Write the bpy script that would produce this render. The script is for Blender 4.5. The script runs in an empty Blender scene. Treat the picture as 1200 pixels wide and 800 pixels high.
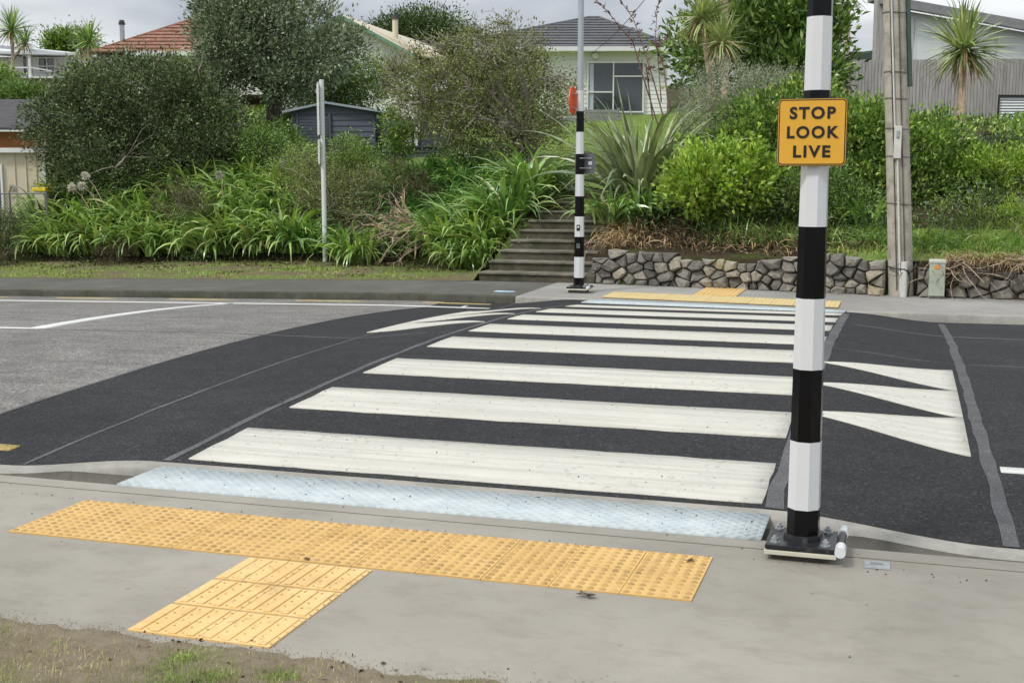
import bpy, bmesh, math, random
import numpy as np
from mathutils import Vector, Matrix
PI = math.pi
R = math.radians
S = bpy.context.scene
COL = S.collection
random.seed(7)
rng = np.random.default_rng(7)

# ---------------------------------------------------------------- camera
F, PIT, YAW, H = 1450.7, .1343, .302, 1.7078
CX, CY = .7075, -4.802
cam = bpy.data.cameras.new('camera')
cam.sensor_width = 36
cam.lens = F / 1200 * 36
cam.clip_start = .05
cam.clip_end = 3000
camo = bpy.data.objects.new('camera', cam)
COL.objects.link(camo)
camo.location = (CX, CY, H)
camo.rotation_euler = (PI / 2 - PIT, 0, YAW)
S.camera = camo

# ---------------------------------------------------------------- world: bright overcast sky
W = bpy.data.worlds.new('World')
S.world = W
W.use_nodes = True
nt = W.node_tree
nt.nodes.clear()
SUN_EL, SUN_AZ = R(52), R(215)      # azimuth clockwise from +Y
def nn(t, kind, **kw):
    n = t.nodes.new(kind)
    for k, v in kw.items():
        setattr(n, k, v)
    return n
wo = nn(nt, 'ShaderNodeOutputWorld')
sky = nn(nt, 'ShaderNodeTexSky', sky_type='NISHITA', sun_disc=False, sun_elevation=SUN_EL, sun_rotation=SUN_AZ)
b1 = nn(nt, 'ShaderNodeBackground')
b1.inputs[1].default_value = .1
nt.links.new(sky.outputs[0], b1.inputs[0])
tc = nn(nt, 'ShaderNodeTexCoord')
mp = nn(nt, 'ShaderNodeMapping')
mp.inputs['Scale'].default_value = (1, 1, 3.2)
nt.links.new(tc.outputs['Generated'], mp.inputs[0])
nz = nn(nt, 'ShaderNodeTexNoise')
nz.inputs['Scale'].default_value = 3.4
nz.inputs['Detail'].default_value = 5
nz.inputs['Roughness'].default_value = .5
nz.inputs['Distortion'].default_value = .35
nt.links.new(mp.outputs[0], nz.inputs[0])
cr = nn(nt, 'ShaderNodeValToRGB')
cr.color_ramp.elements[0].position = .36
cr.color_ramp.elements[0].color = (.37, .40, .45, 1)
cr.color_ramp.elements[1].position = .66
cr.color_ramp.elements[1].color = (.84, .855, .87, 1)
nt.links.new(nz.outputs[0], cr.inputs[0])
# overcast skies are brighter towards the zenith
sx = nn(nt, 'ShaderNodeSeparateXYZ')
nt.links.new(tc.outputs['Generated'], sx.inputs[0])
mr = nn(nt, 'ShaderNodeMapRange')
mr.inputs[1].default_value = .12
mr.inputs[2].default_value = .8
mr.inputs[3].default_value = .86
mr.inputs[4].default_value = 1.45
nt.links.new(sx.outputs[2], mr.inputs[0])
b2 = nn(nt, 'ShaderNodeBackground')
nt.links.new(cr.outputs[0], b2.inputs[0])
nt.links.new(mr.outputs[0], b2.inputs[1])
mx = nn(nt, 'ShaderNodeMixShader')
mx.inputs[0].default_value = .92
nt.links.new(b1.outputs[0], mx.inputs[1])
nt.links.new(b2.outputs[0], mx.inputs[2])
nt.links.new(mx.outputs[0], wo.inputs[0])
sl = bpy.data.lights.new('sun', 'SUN')
sl.energy = 1.5
sl.angle = R(10)
sl.color = (1, .965, .91)
so = bpy.data.objects.new('sun', sl)
COL.objects.link(so)
sd = Vector((math.sin(SUN_AZ) * math.cos(SUN_EL), math.cos(SUN_AZ) * math.cos(SUN_EL), math.sin(SUN_EL)))
so.rotation_euler = sd.to_track_quat('Z', 'Y').to_euler()
S.view_settings.view_transform = 'Standard'
S.view_settings.look = 'None'
S.view_settings.exposure = .45
S.view_settings.gamma = 1

# ---------------------------------------------------------------- places
cp, sp = math.cos(PIT), math.sin(PIT)
cyw, syw = math.cos(YAW), math.sin(YAW)
def at(px, py, D):
    """the place D metres in front of the viewer in direction (px, py)"""
    X = (px - 600) / F * D
    v = (py - 400) / F
    Y = (cp - sp * v) * D
    Z = (-sp - cp * v) * D
    return Vector((CX + X * cyw - Y * syw, CY + X * syw + Y * cyw, H + Z))
def loc(px, D):
    p = at(px, 204, D)
    return p.x, p.y
def smooth(x, a, b):
    t = np.clip((np.asarray(x, float) - a) / (b - a), 0, 1)
    return t * t * (3 - 2 * t)
def grade(a):
    return -.02 * np.maximum(0, -6 - np.asarray(a, float)) * (np.asarray(a) > -60) - 1.08 * (np.asarray(a) <= -60)
def road_z(a, b):
    a = np.asarray(a, float); b = np.asarray(b, float)
    c = np.maximum(0, .178 * (1 - ((b - 6.1) / 4.85) ** 2))
    return c - .1 * smooth(a, .1, 1.25) - .1 * (1 - smooth(a, -4.6, -3.45)) + grade(a)
def kerb_b(a):
    return np.interp(a, [-40, -4.4, -3.3, .1, 2.2, 60], [11.75, 11.75, 11.62, 11.13, 11.25, 11.3])
def wall_b(a):
    return np.interp(a, [-60, -5.65, -3.95, .76, 2.4, 60], [14.0, 13.95, 14.15, 13.45, 13.40, 13.3])
PL = ([13.9, 17.1, 18.0, 19.5, 22, 26, 34, 50, 80, 200, 900], [.0, .08, .52, 1.30, 2.10, 2.45, 3.0, 4.6, 8, 12, 12])
PM = ([13.9, 14, 16.8, 17.2, 30, 45, 80, 200, 900], [.0, .0, 1.2, 1.28, 2.45, 3.6, 8, 12, 12])
PR = ([13.2, 14.5, 15.5, 17, 20, 28, 35, 50, 80, 200, 900], [.40, .60, 1.0, 1.5, 2.1, 2.7, 3.2, 4.4, 8, 12, 12])
def T(a, b):
    a = np.asarray(a, float); b = np.asarray(b, float)
    l = np.interp(b, *PL) + grade(a) * (b < 60); m = np.interp(b, *PM)
    e_ = np.clip((m - .72) * 1.1, 0, .72) * smooth(a, -8.2, -6.6)
    l = np.where((e_ > l) & (e_ > 0), e_, l); r = np.interp(b, *PR)
    wl = 1 - smooth(a, -6.6 + .55 * smooth(b, 17.5, 16.5), -5.74); wr = smooth(a, -4.1, -3.85)
    return l * wl + m * (1 - wl) * (1 - wr) + r * wr

# ---------------------------------------------------------------- materials
MATS = {}
def newmat(name):
    m = bpy.data.materials.new(name)
    m.use_nodes = True
    t = m.node_tree
    p = t.nodes['Principled BSDF']
    MATS[name] = m
    return m, t, p
def coords(t, scale=(1, 1, 1), obj=True):
    c = nn(t, 'ShaderNodeTexCoord')
    m = nn(t, 'ShaderNodeMapping')
    m.inputs['Scale'].default_value = scale
    t.links.new(c.outputs['Object' if obj else 'Generated'], m.inputs[0])
    return m.outputs[0]
def noise(t, v, scale, detail=6, rough=.55, dist=0):
    n = nn(t, 'ShaderNodeTexNoise')
    n.inputs['Scale'].default_value = scale
    n.inputs['Detail'].default_value = detail
    n.inputs['Roughness'].default_value = rough
    n.inputs['Distortion'].default_value = dist
    t.links.new(v, n.inputs[0])
    return n.outputs[0]
def ramp(t, v, stops):
    r = nn(t, 'ShaderNodeValToRGB')
    e = r.color_ramp.elements
    while len(e) < len(stops):
        e.new(.5)
    for i, (p, c) in enumerate(stops):
        e[i].position = p
        e[i].color = (c, c, c, 1) if isinstance(c, (int, float)) else (*c, 1)
    t.links.new(v, r.inputs[0])
    return r.outputs[0]
def mixc(t, f, a, b, mode='MIX'):
    m = nn(t, 'ShaderNodeMix', data_type='RGBA', blend_type=mode)
    for s, i in ((f, 0), (a, 6), (b, 7)):
        if hasattr(s, 'links'):
            t.links.new(s, m.inputs[i])
        else:
            m.inputs[i].default_value = s if i == 0 else (*s, 1)
    return m.outputs[2]
def bump(t, p, h, dist, strength=1, prev=None):
    b = nn(t, 'ShaderNodeBump')
    b.inputs['Distance'].default_value = dist
    b.inputs['Strength'].default_value = strength
    t.links.new(h, b.inputs['Height'])
    if prev:
        t.links.new(prev, b.inputs['Normal'])
    if p:
        t.links.new(b.outputs[0], p.inputs['Normal'])
    return b.outputs[0]
def simple(name, col, rough=.6, metal=0, var=.15, nscale=6, bmp=0, dirt=None):
    m, t, p = newmat(name)
    v = coords(t)
    n = noise(t, v, nscale)
    lo = tuple(c * (1 - var) for c in col); hi = tuple(min(1, c * (1 + var)) for c in col)
    c = ramp(t, n, [(.3, lo), (.7, hi)])
    if dirt:
        n2 = noise(t, v, dirt[1], 8, .7)
        f = ramp(t, n2, [(dirt[2], 0.), (dirt[2] + .15, dirt[3])])
        c = mixc(t, f, c, dirt[0])
    t.links.new(c, p.inputs['Base Color'])
    p.inputs['Roughness'].default_value = rough
    p.inputs['Metallic'].default_value = metal
    if bmp:
        bump(t, p, noise(t, v, nscale * 6, 8, .7), bmp)
    return m
def leafmat(name, stops, trans=.3, rough=.45, spec=.4):
    m, t, p = newmat(name)
    g = nn(t, 'ShaderNodeNewGeometry')
    stops = [(p_, tuple(min(.6, x * ((2.9 if 'blade' in name else 2.4 if 'mid' in name or 'glossy' in name else 2.3) if max(c_) < .3 else 1.15)) for x in c_)) for p_, c_ in stops]
    c = ramp(t, g.outputs['Random Per Island'], stops)
    v = coords(t)
    n = noise(t, v, 2.6, 4)
    c = mixc(t, 1., c, ramp(t, n, [(.3, .6), (.7, 1.4)]), 'MULTIPLY')
    t.links.new(c, p.inputs['Base Color'])
    p.inputs['Roughness'].default_value = rough
    p.inputs['Specular IOR Level'].default_value = spec
    trans *= .5
    tr = nn(t, 'ShaderNodeBsdfTranslucent')
    c2 = mixc(t, 1., c, (1.5, 1.5, .6), 'MULTIPLY')
    t.links.new(c2, tr.inputs[0])
    ms = nn(t, 'ShaderNodeMixShader')
    ms.inputs[0].default_value = trans
    t.links.new(p.outputs[0], ms.inputs[1])
    t.links.new(tr.outputs[0], ms.inputs[2])
    t.links.new(ms.outputs[0], t.nodes['Material Output'].inputs[0])
    return m

def asphalt(name, dark, light, fleck, stain, cell=150, bd=.004, patch=(.8, 1.2)):
    m, t, p = newmat(name)
    v = coords(t)
    vo = nn(t, 'ShaderNodeTexVoronoi')
    vo.inputs['Scale'].default_value = cell
    t.links.new(v, vo.inputs[0])
    s = nn(t, 'ShaderNodeSeparateColor')
    t.links.new(vo.outputs['Color'], s.inputs[0])
    c = ramp(t, s.outputs[0], [(.0, dark), (.75, light), (.9, light), (1, fleck)])
    big = noise(t, v, .5, 6, .6, .4)
    c = mixc(t, 1., c, ramp(t, big, [(.3, patch[0]), (.7, patch[1])]), 'MULTIPLY')
    md = noise(t, coords(t, (.6, 1.6, 1)), 2.6, 7, .65, .6)
    c = mixc(t, 1., c, ramp(t, md, [(.32, .78), (.68, 1.25)]), 'MULTIPLY')
    fine = noise(t, v, 14, 8, .7)
    c = mixc(t, ramp(t, fine, [(.56, 0.), (.75, .35)]), c, stain)
    t.links.new(c, p.inputs['Base Color'])
    p.inputs['Roughness'].default_value = .82
    p.inputs['Specular IOR Level'].default_value = .35
    b = bump(t, None, vo.outputs['Distance'], bd, .9)
    bump(t, p, noise(t, v, 5, 5), .02, .5, b)
    return m
asphalt('asphalt_new', (.007, .007, .008), (.028, .028, .030), (.075, .075, .075), (.046, .045, .045), 95, .008, (.75, 1.25))
asphalt('asphalt_right', (.009, .009, .010), (.033, .033, .035), (.085, .085, .085), (.058, .057, .056), 95, .008, (.75, 1.3))
asphalt('chip_seal', (.10, .096, .088), (.235, .225, .208), (.40, .38, .35), (.12, .116, .11), 80, .009)
asphalt('tar_joint', (.060, .060, .062), (.105, .105, .108), (.2, .2, .2), (.18, .18, .18), 200, .002)

def concrete(name, c0, c1, stain, moss=None, sc=1.):
    m, t, p = newmat(name)
    v = coords(t)
    n1 = noise(t, v, 1.3 * sc, 8, .6, .5)
    c = ramp(t, n1, [(.3, c0), (.7, c1)])
    n2 = noise(t, coords(t, (1, 1.5, 1)), 4 * sc, 9, .72)
    c = mixc(t, ramp(t, n2, [(.48, 0.), (.68, .5)]), c, stain)
    n3 = noise(t, v, 260, 2, .5)
    c = mixc(t, 1., c, ramp(t, n3, [(.3, .9), (.7, 1.08)]), 'MULTIPLY')
    nb = noise(t, v, .45 * sc, 3, .5, .8)
    c = mixc(t, 1., c, ramp(t, nb, [(.35, .84), (.65, 1.08)]), 'MULTIPLY')
    gv = nn(t, 'ShaderNodeTexVoronoi'); gv.inputs['Scale'].default_value = 4.5
    t.links.new(v, gv.inputs[0])
    c = mixc(t, ramp(t, gv.outputs['Distance'], [(.035, .45), (.06, 0.)]), c, tuple(x * .55 for x in stain))
    n4 = noise(t, v, 34, 3, .6)
    c = mixc(t, ramp(t, n4, [(.70, 0.), (.76, .6)]), c, tuple(x * .4 for x in stain))
    if moss:
        n5 = noise(t, v, 2.6, 8, .7)
        c = mixc(t, ramp(t, n5, [(.46, 0.), (.62, .75)]), c, moss)
    t.links.new(c, p.inputs['Base Color'])
    p.inputs['Roughness'].default_value = .85
    p.inputs['Specular IOR Level'].default_value = .3
    b = bump(t, None, n3, .0015)
    b = bump(t, None, noise(t, coords(t, (3, 70, 1)), 1.5, 4, .6), .004, .5, b)
    bump(t, p, n2, .006, .6, b)
    return m
concrete('path_concrete', (.310, .288, .243), (.375, .350, .300), (.235, .216, .175))
concrete('kerb_concrete', (.30, .29, .255), (.39, .375, .335), (.21, .20, .165), None, 3)
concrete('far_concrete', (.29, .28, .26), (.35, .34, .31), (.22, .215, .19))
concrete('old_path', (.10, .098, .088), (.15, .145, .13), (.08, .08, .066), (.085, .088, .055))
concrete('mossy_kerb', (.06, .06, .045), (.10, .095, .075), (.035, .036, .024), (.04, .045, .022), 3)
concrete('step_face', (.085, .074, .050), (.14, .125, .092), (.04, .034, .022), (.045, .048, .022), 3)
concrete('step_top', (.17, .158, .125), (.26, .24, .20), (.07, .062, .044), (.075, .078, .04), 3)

def paint(name, col, wear, ribs=0, specks=.62):
    m, t, p = newmat(name)
    v = coords(t)
    n = noise(t, v, 55, 6, .7)
    c = mixc(t, ramp(t, n, [(specks, 0.), (specks + .1, .75)]), col, wear)
    n2 = noise(t, coords(t, (1, 2, 1)), 2.2, 6, .6)
    c = mixc(t, 1., c, ramp(t, n2, [(.3, .88), (.7, 1.04)]), 'MULTIPLY')
    h = n
    if ribs:
        vv = coords(t, (.35, 1, 1))
        w = noise(t, coords(t, (.22, 9, 1)), 1.9, 5, .6, .2)
        c = mixc(t, ramp(t, w, [(.44, .75), (.54, 0.)]), c, tuple(x * .80 for x in col))
        vo = nn(t, 'ShaderNodeTexVoronoi'); vo.inputs['Scale'].default_value = 42
        t.links.new(v, vo.inputs[0])
        s_ = nn(t, 'ShaderNodeSeparateColor'); t.links.new(vo.outputs['Color'], s_.inputs[0])
        area = noise(t, v, 1.6, 4, .6)
        mm = nn(t, 'ShaderNodeMath', operation='MULTIPLY'); t.links.new(s_.outputs[0], mm.inputs[0]); t.links.new(ramp(t, area, [(.3, .86), (.7, 1.)]), mm.inputs[1])
        c = mixc(t, ramp(t, mm.outputs[0], [(.88, 0.), (.95, .6)]), c, (.30, .29, .26))
        bb_ = bump(t, None, w, .02, 1.)
        bump(t, p, vo.outputs['Distance'], .003, .6, bb_)
    else:
        bump(t, p, n, .002, .5)
    t.links.new(c, p.inputs['Base Color'])
    p.inputs['Roughness'].default_value = .6
    return m
paint('bar_paint', (.61, .59, .515), (.26, .25, .23), 1, .60)
paint('line_paint', (.70, .70, .66), (.25, .25, .24), 0, .6)
paint('yellow_paint', (.60, .45, .12), (.25, .22, .15), 0, .47)
def tactile_mat(name, c0, c1):
    m, t, p = newmat(name)
    v = coords(t)
    n = noise(t, v, 3, 8, .65)
    c = ramp(t, n, [(.3, c0), (.72, c1)])
    n2 = noise(t, v, 24, 6, .7)
    c = mixc(t, ramp(t, n2, [(.54, 0.), (.68, .6)]), c, (.36, .22, .10))
    n3 = noise(t, v, 1.7, 3, .5)
    c = mixc(t, ramp(t, n3, [(.60, 0.), (.70, .35)]), c, (.42, .27, .11))
    t.links.new(c, p.inputs['Base Color'])
    p.inputs['Roughness'].default_value = .55
    return m
tactile_mat('tactile_yellow', (.58, .36, .105), (.70, .465, .16))
tactile_mat('tactile_faded', (.56, .43, .19), (.66, .53, .27))
tactile_mat('tactile_pale', (.68, .45, .16), (.78, .56, .25))
simple('blister_top', (.47, .285, .095), .6, 0, .35, 9)
simple('grime', (.10, .085, .06), .9, 0, .3, 20)
def plate_mat():
    m, t, p = newmat('tread_plate')
    v = coords(t)
    w1 = nn(t, 'ShaderNodeTexWave', bands_direction='DIAGONAL'); w1.inputs['Scale'].default_value = 9
    t.links.new(coords(t, (1, 1, 0)), w1.inputs[0])
    w2 = nn(t, 'ShaderNodeTexWave', bands_direction='DIAGONAL'); w2.inputs['Scale'].default_value = 9
    t.links.new(coords(t, (1, -1, 0)), w2.inputs[0])
    mu = nn(t, 'ShaderNodeMath', operation='MAXIMUM')
    t.links.new(w1.outputs[1], mu.inputs[0]); t.links.new(w2.outputs[1], mu.inputs[1])
    n = noise(t, v, 7, 8, .7)
    c = ramp(t, n, [(.35, (.36, .42, .435)), (.65, (.52, .57, .575))])
    c = mixc(t, ramp(t, mu.outputs[0], [(.6, 0.), (.95, .3)]), c, (.62, .67, .67))
    n2 = noise(t, v, 2.3, 6, .6)
    c = mixc(t, ramp(t, n2, [(.68, 0.), (.76, .7)]), c, (.55, .33, .18))
    t.links.new(c, p.inputs['Base Color'])
    p.inputs['Roughness'].default_value = .5
    bump(t, p, mu.outputs[0], .004, .8)
plate_mat()

def ground_mat(name, dirt0, dirt1, g0, g1, lo, hi, sc=.8):
    m, t, p = newmat(name)
    v = coords(t)
    n = noise(t, v, 9, 10, .75)
    d = ramp(t, n, [(.3, dirt0), (.7, dirt1)])
    g = ramp(t, noise(t, v, 12, 8, .75), [(.3, g0), (.7, g1)])
    f = ramp(t, noise(t, v, sc, 7, .6), [(lo, 0.), (hi, 1.)])
    c = mixc(t, f, d, g)
    t.links.new(c, p.inputs['Base Color'])
    p.inputs['Roughness'].default_value = .95
    p.inputs['Specular IOR Level'].default_value = .1
    bump(t, p, n, .03, .8)
    return m
ground_mat('bank_soil', (.035, .026, .016), (.085, .065, .04), (.05, .075, .02), (.08, .11, .03), .5, .62)
ground_mat('lawn', (.07, .07, .03), (.10, .10, .045), (.12, .18, .04), (.18, .25, .065), .25, .4)
ground_mat('near_dirt', (.17, .135, .092), (.31, .255, .185), (.15, .15, .075), (.22, .22, .11), .5, .72, 1.6)
ground_mat('far_verge', (.11, .085, .05), (.20, .165, .10), (.10, .135, .04), (.17, .21, .07), .44, .58, 1.1)
simple('gravel_drive', (.16, .155, .145), .9, 0, .3, 3, .01)

simple('pole_white', (.66, .675, .685), .26, 0, .05, 2, 0, ((.45, .44, .40), 11, .60, .35))
simple('pole_black', (.004, .004, .005), .2, 0, .3, 3)
MATS['pole_black'].node_tree.nodes['Principled BSDF'].inputs['Specular IOR Level'].default_value = .22
simple('plate_black', (.014, .015, .018), .28, 0, .4, 14, 0, ((.2, .19, .17), 18, .55, .4))
simple('galvanised', (.42, .44, .45), .35, .7, .2, 30)
simple('cream_pad', (.58, .56, .45), .6, 0, .1, 8)
simple('grey_pole', (.42, .46, .49), .4, .3, .08, 3)
simple('sign_yellow', (.72, .385, .035), .4, 0, .02, 2)
simple('sign_black', (.008, .008, .009), .35)
simple('sign_back', (.15, .16, .17), .4, .4, .1)
simple('orange_disc', (.85, .10, .02), .35, 0, .05)
simple('sticker_white', (.75, .75, .75), .5)
simple('sticker_yellow', (.8, .7, .05), .5)
simple('grout', (.12, .11, .095), .95, 0, .4, 40, .01)
simple('white_post', (.70, .72, .72), .4, 0, .04, 2)
simple('utility_timber', (.42, .39, .32), .85, 0, .2, 2, .008, ((.16, .15, .12), 5, .5, .6))
simple('conduit_white', (.62, .61, .57), .5, 0, .08)
simple('conduit_green', (.05, .09, .07), .5)
simple('steel_band', (.25, .24, .22), .5, .6)
simple('cable_black', (.015, .015, .015), .6)
simple('pillar_green', (.40, .45, .36), .5, 0, .08, 5, 0, ((.2, .18, .12), 8, .55, .5))
simple('pillar_lid', (.50, .52, .45), .5, 0, .1)
simple('label_orange', (.75, .28, .05), .6)
simple('wallplaster', (.76, .76, .72), .7, 0, .05, .5)
simple('white_trim', (.74, .74, .72), .5, 0, .03)
simple('cream_wall', (.62, .56, .42), .7, 0, .05, .5)
simple('orange_wall', (.50, .21, .065), .7, 0, .12, .8)
simple('navy_boards', (.075, .09, .118), .6, 0, .1, 1)
simple('navy_door', (.075, .09, .115), .5, 0, .1, 1)
simple('shed_roof', (.32, .37, .40), .45, .2, .1, 1)
simple('dark_roof', (.055, .052, .055), .8, 0, .25, 2)
simple('tile_grey', (.095, .098, .105), .75, 0, .22, 3)
simple('tile_red', (.235, .108, .068), .8, 0, .3, 3, 0, ((.5, .33, .22), 5, .5, .45))
simple('cream_roof', (.60, .54, .41), .6, 0, .07, .7)
simple('white_roof', (.62, .64, .66), .5, 0, .05, .7)
simple('green_trim', (.16, .30, .20), .6)
simple('grey_fence', (.24, .24, .235), .85, 0, .2, 4)
simple('fascia_grey', (.25, .25, .255), .6)
simple('pale_panel', (.72, .77, .75), .55, 0, .05, .5)
simple('flue_metal', (.40, .43, .46), .35, .5)
simple('terracotta', (.5, .16, .05), .8)
simple('bin_yellow', (.8, .6, .03), .5)
simple('fence_wire', (.16, .165, .16), .6, .3)
simple('paint_blue', (.45, .60, .80), .6, 0, .2, 10)
m, t, p = newmat('window_glass')
p.inputs['Base Color'].default_value = (.05, .06, .07, 1)
p.inputs['Roughness'].default_value = .06
p.inputs['Specular IOR Level'].default_value = .9
m, t, p = newmat('curtain')
p.inputs['Base Color'].default_value = (.45, .50, .55, 1)
m, t, p = newmat('weathered_boards')
v = coords(t, (1, 1, .12))
w = noise(t, v, 12, 7, .7)
c = ramp(t, w, [(.3, (.26, .25, .24)), (.7, (.52, .50, .48))])
c = mixc(t, ramp(t, noise(t, coords(t, (1, 1, .3)), .9, 5), [(.4, .0), (.7, .35)]), c, (.22, .19, .16))
t.links.new(c, p.inputs['Base Color'])
p.inputs['Roughness'].default_value = .9
m, t, p = newmat('rock')
g = nn(t, 'ShaderNodeNewGeometry')
c = ramp(t, g.outputs['Random Per Island'], [(0, (.11, .10, .088)), (.3, (.18, .168, .145)), (.7, (.27, .25, .215)), (.92, (.33, .30, .24)), (.99, (.36, .31, .20))])
v = coords(t)
n = noise(t, v, 14, 9, .75)
c = mixc(t, 1., c, ramp(t, n, [(.3, .6), (.7, 1.35)]), 'MULTIPLY')
n2 = noise(t, v, 5, 8, .7)
c = mixc(t, ramp(t, n2, [(.55, 0.), (.68, .55)]), c, (.30, .29, .25))
t.links.new(c, p.inputs['Base Color'])
p.inputs['Roughness'].default_value = .9
bump(t, p, n, .02, .9)
simple('pebble', (.05, .047, .042), .9, 0, .5, 60)

simple('bark', (.085, .068, .05), .9, 0, .3, 8, .01)
simple('bark_grey', (.32, .285, .235), .9, 0, .3, 8, .01)
simple('bark_pale', (.44, .34, .235), .85, 0, .35, 12, .005)
leafmat('leaf_olive', [(0, (.018, .030, .012)), (.5, (.038, .056, .022)), (.85, (.070, .092, .038)), (1, (.14, .15, .08))], .2)
leafmat('leaf_dark', [(0, (.018, .034, .012)), (.5, (.035, .060, .018)), (.9, (.07, .105, .035)), (1, (.12, .15, .07))], .2, .35, .5)
leafmat('leaf_grey', [(0, (.036, .052, .028)), (.5, (.072, .095, .050)), (.8, (.15, .18, .11)), (1, (.29, .32, .22))], .15, .45, .5)
leafmat('leaf_twiggy', [(0, (.055, .058, .028)), (.4, (.080, .095, .034)), (.8, (.13, .15, .05)), (1, (.17, .15, .08))], .25)
leafmat('leaf_bright', [(0, (.070, .12, .018)), (.5, (.115, .185, .025)), (.85, (.20, .29, .04)), (1, (.33, .40, .07))], .35, .3, .5)
leafmat('leaf_mid', [(0, (.030, .060, .012)), (.5, (.062, .108, .020)), (.85, (.12, .18, .035)), (1, (.22, .29, .06))], .3, .3, .5)
leafmat('leaf_glossy', [(0, (.022, .046, .010)), (.5, (.050, .088, .018)), (.9, (.10, .15, .035)), (1, (.20, .26, .08))], .25, .28, .6)
leafmat('leaf_mound', [(0, (.075, .085, .060)), (.5, (.13, .145, .10)), (1, (.22, .24, .17))], .2)
leafmat('blade_green', [(0, (.030, .058, .016)), (.45, (.066, .115, .030)), (.85, (.125, .185, .055)), (.97, (.24, .28, .10)), (1, (.32, .26, .13))], .3, .28, .7)
leafmat('blade_lime', [(0, (.040, .070, .018)), (.45, (.088, .142, .036)), (.85, (.16, .225, .062)), (.97, (.28, .32, .11)), (1, (.36, .30, .15))], .3, .28, .7)
leafmat('blade_deep', [(0, (.022, .055, .014)), (.5, (.045, .092, .024)), (.9, (.085, .15, .038)), (1, (.15, .20, .06))], .25, .28, .7)
leafmat('blade_flax', [(0, (.045, .060, .030)), (.5, (.085, .105, .052)), (.85, (.15, .17, .09)), (1, (.26, .28, .17))], .15, .35, .6)
leafmat('blade_cabbage', [(0, (.06, .085, .035)), (.5, (.11, .145, .055)), (.85, (.19, .22, .10)), (1, (.30, .27, .14))], .2, .4)
leafmat('blade_dead', [(0, (.10, .065, .035)), (.5, (.19, .135, .075)), (1, (.33, .26, .16))], .15, .7, .2)
leafmat('leaf_brown', [(0, (.022, .015, .010)), (.5, (.050, .034, .021)), (.85, (.085, .062, .038)), (1, (.07, .085, .03))], .1, .7, .2)
leafmat('grass_short', [(0, (.060, .095, .02)), (.5, (.11, .16, .035)), (.85, (.17, .22, .06)), (1, (.30, .27, .12))], .3, .6, .2)
leafmat('grass_dry', [(0, (.10, .11, .04)), (.5, (.20, .18, .09)), (1, (.36, .30, .17))], .2, .7, .2)
leafmat('petal', [(0, (.45, .42, .38)), (1, (.68, .65, .62))], .3, .7, .2)
leafmat('seed_dark', [(0, (.04, .022, .020)), (1, (.11, .06, .05))], .1, .6, .3)
M = MATS

# ---------------------------------------------------------------- object helpers
def tag(o, label=None, cat=None, group=None, kind=None):
    if label: o['label'] = label
    if cat: o['category'] = cat
    if group: o['group'] = group
    if kind: o['kind'] = kind
    return o
def thing(name, label, cat, p=(0, 0, 0), rz=0, group=None):
    o = bpy.data.objects.new(name, None)
    COL.objects.link(o)
    o.location = p
    o.rotation_euler = (0, 0, rz)
    o.empty_display_size = .1
    return tag(o, label, cat, group)
def link(name, me, mat, parent=None):
    o = bpy.data.objects.new(name, me)
    COL.objects.link(o)
    if parent: o.parent = parent
    if mat: me.materials.append(M[mat] if isinstance(mat, str) else mat)
    return o
def np_mesh(name, V, Fc, mat, parent=None, smooth_=False):
    V = np.ascontiguousarray(V, np.float32); Fc = np.ascontiguousarray(Fc, np.int32)
    me = bpy.data.meshes.new(name)
    me.vertices.add(len(V)); me.vertices.foreach_set('co', V.ravel())
    k = Fc.shape[1]
    me.loops.add(Fc.size); me.loops.foreach_set('vertex_index', Fc.ravel())
    me.polygons.add(len(Fc)); me.polygons.foreach_set('loop_start', np.arange(0, Fc.size, k, dtype=np.int32))
    if smooth_:
        me.polygons.foreach_set('use_smooth', np.ones(len(Fc), bool))
    me.update(calc_edges=True)
    return link(name, me, mat, parent)
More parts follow.
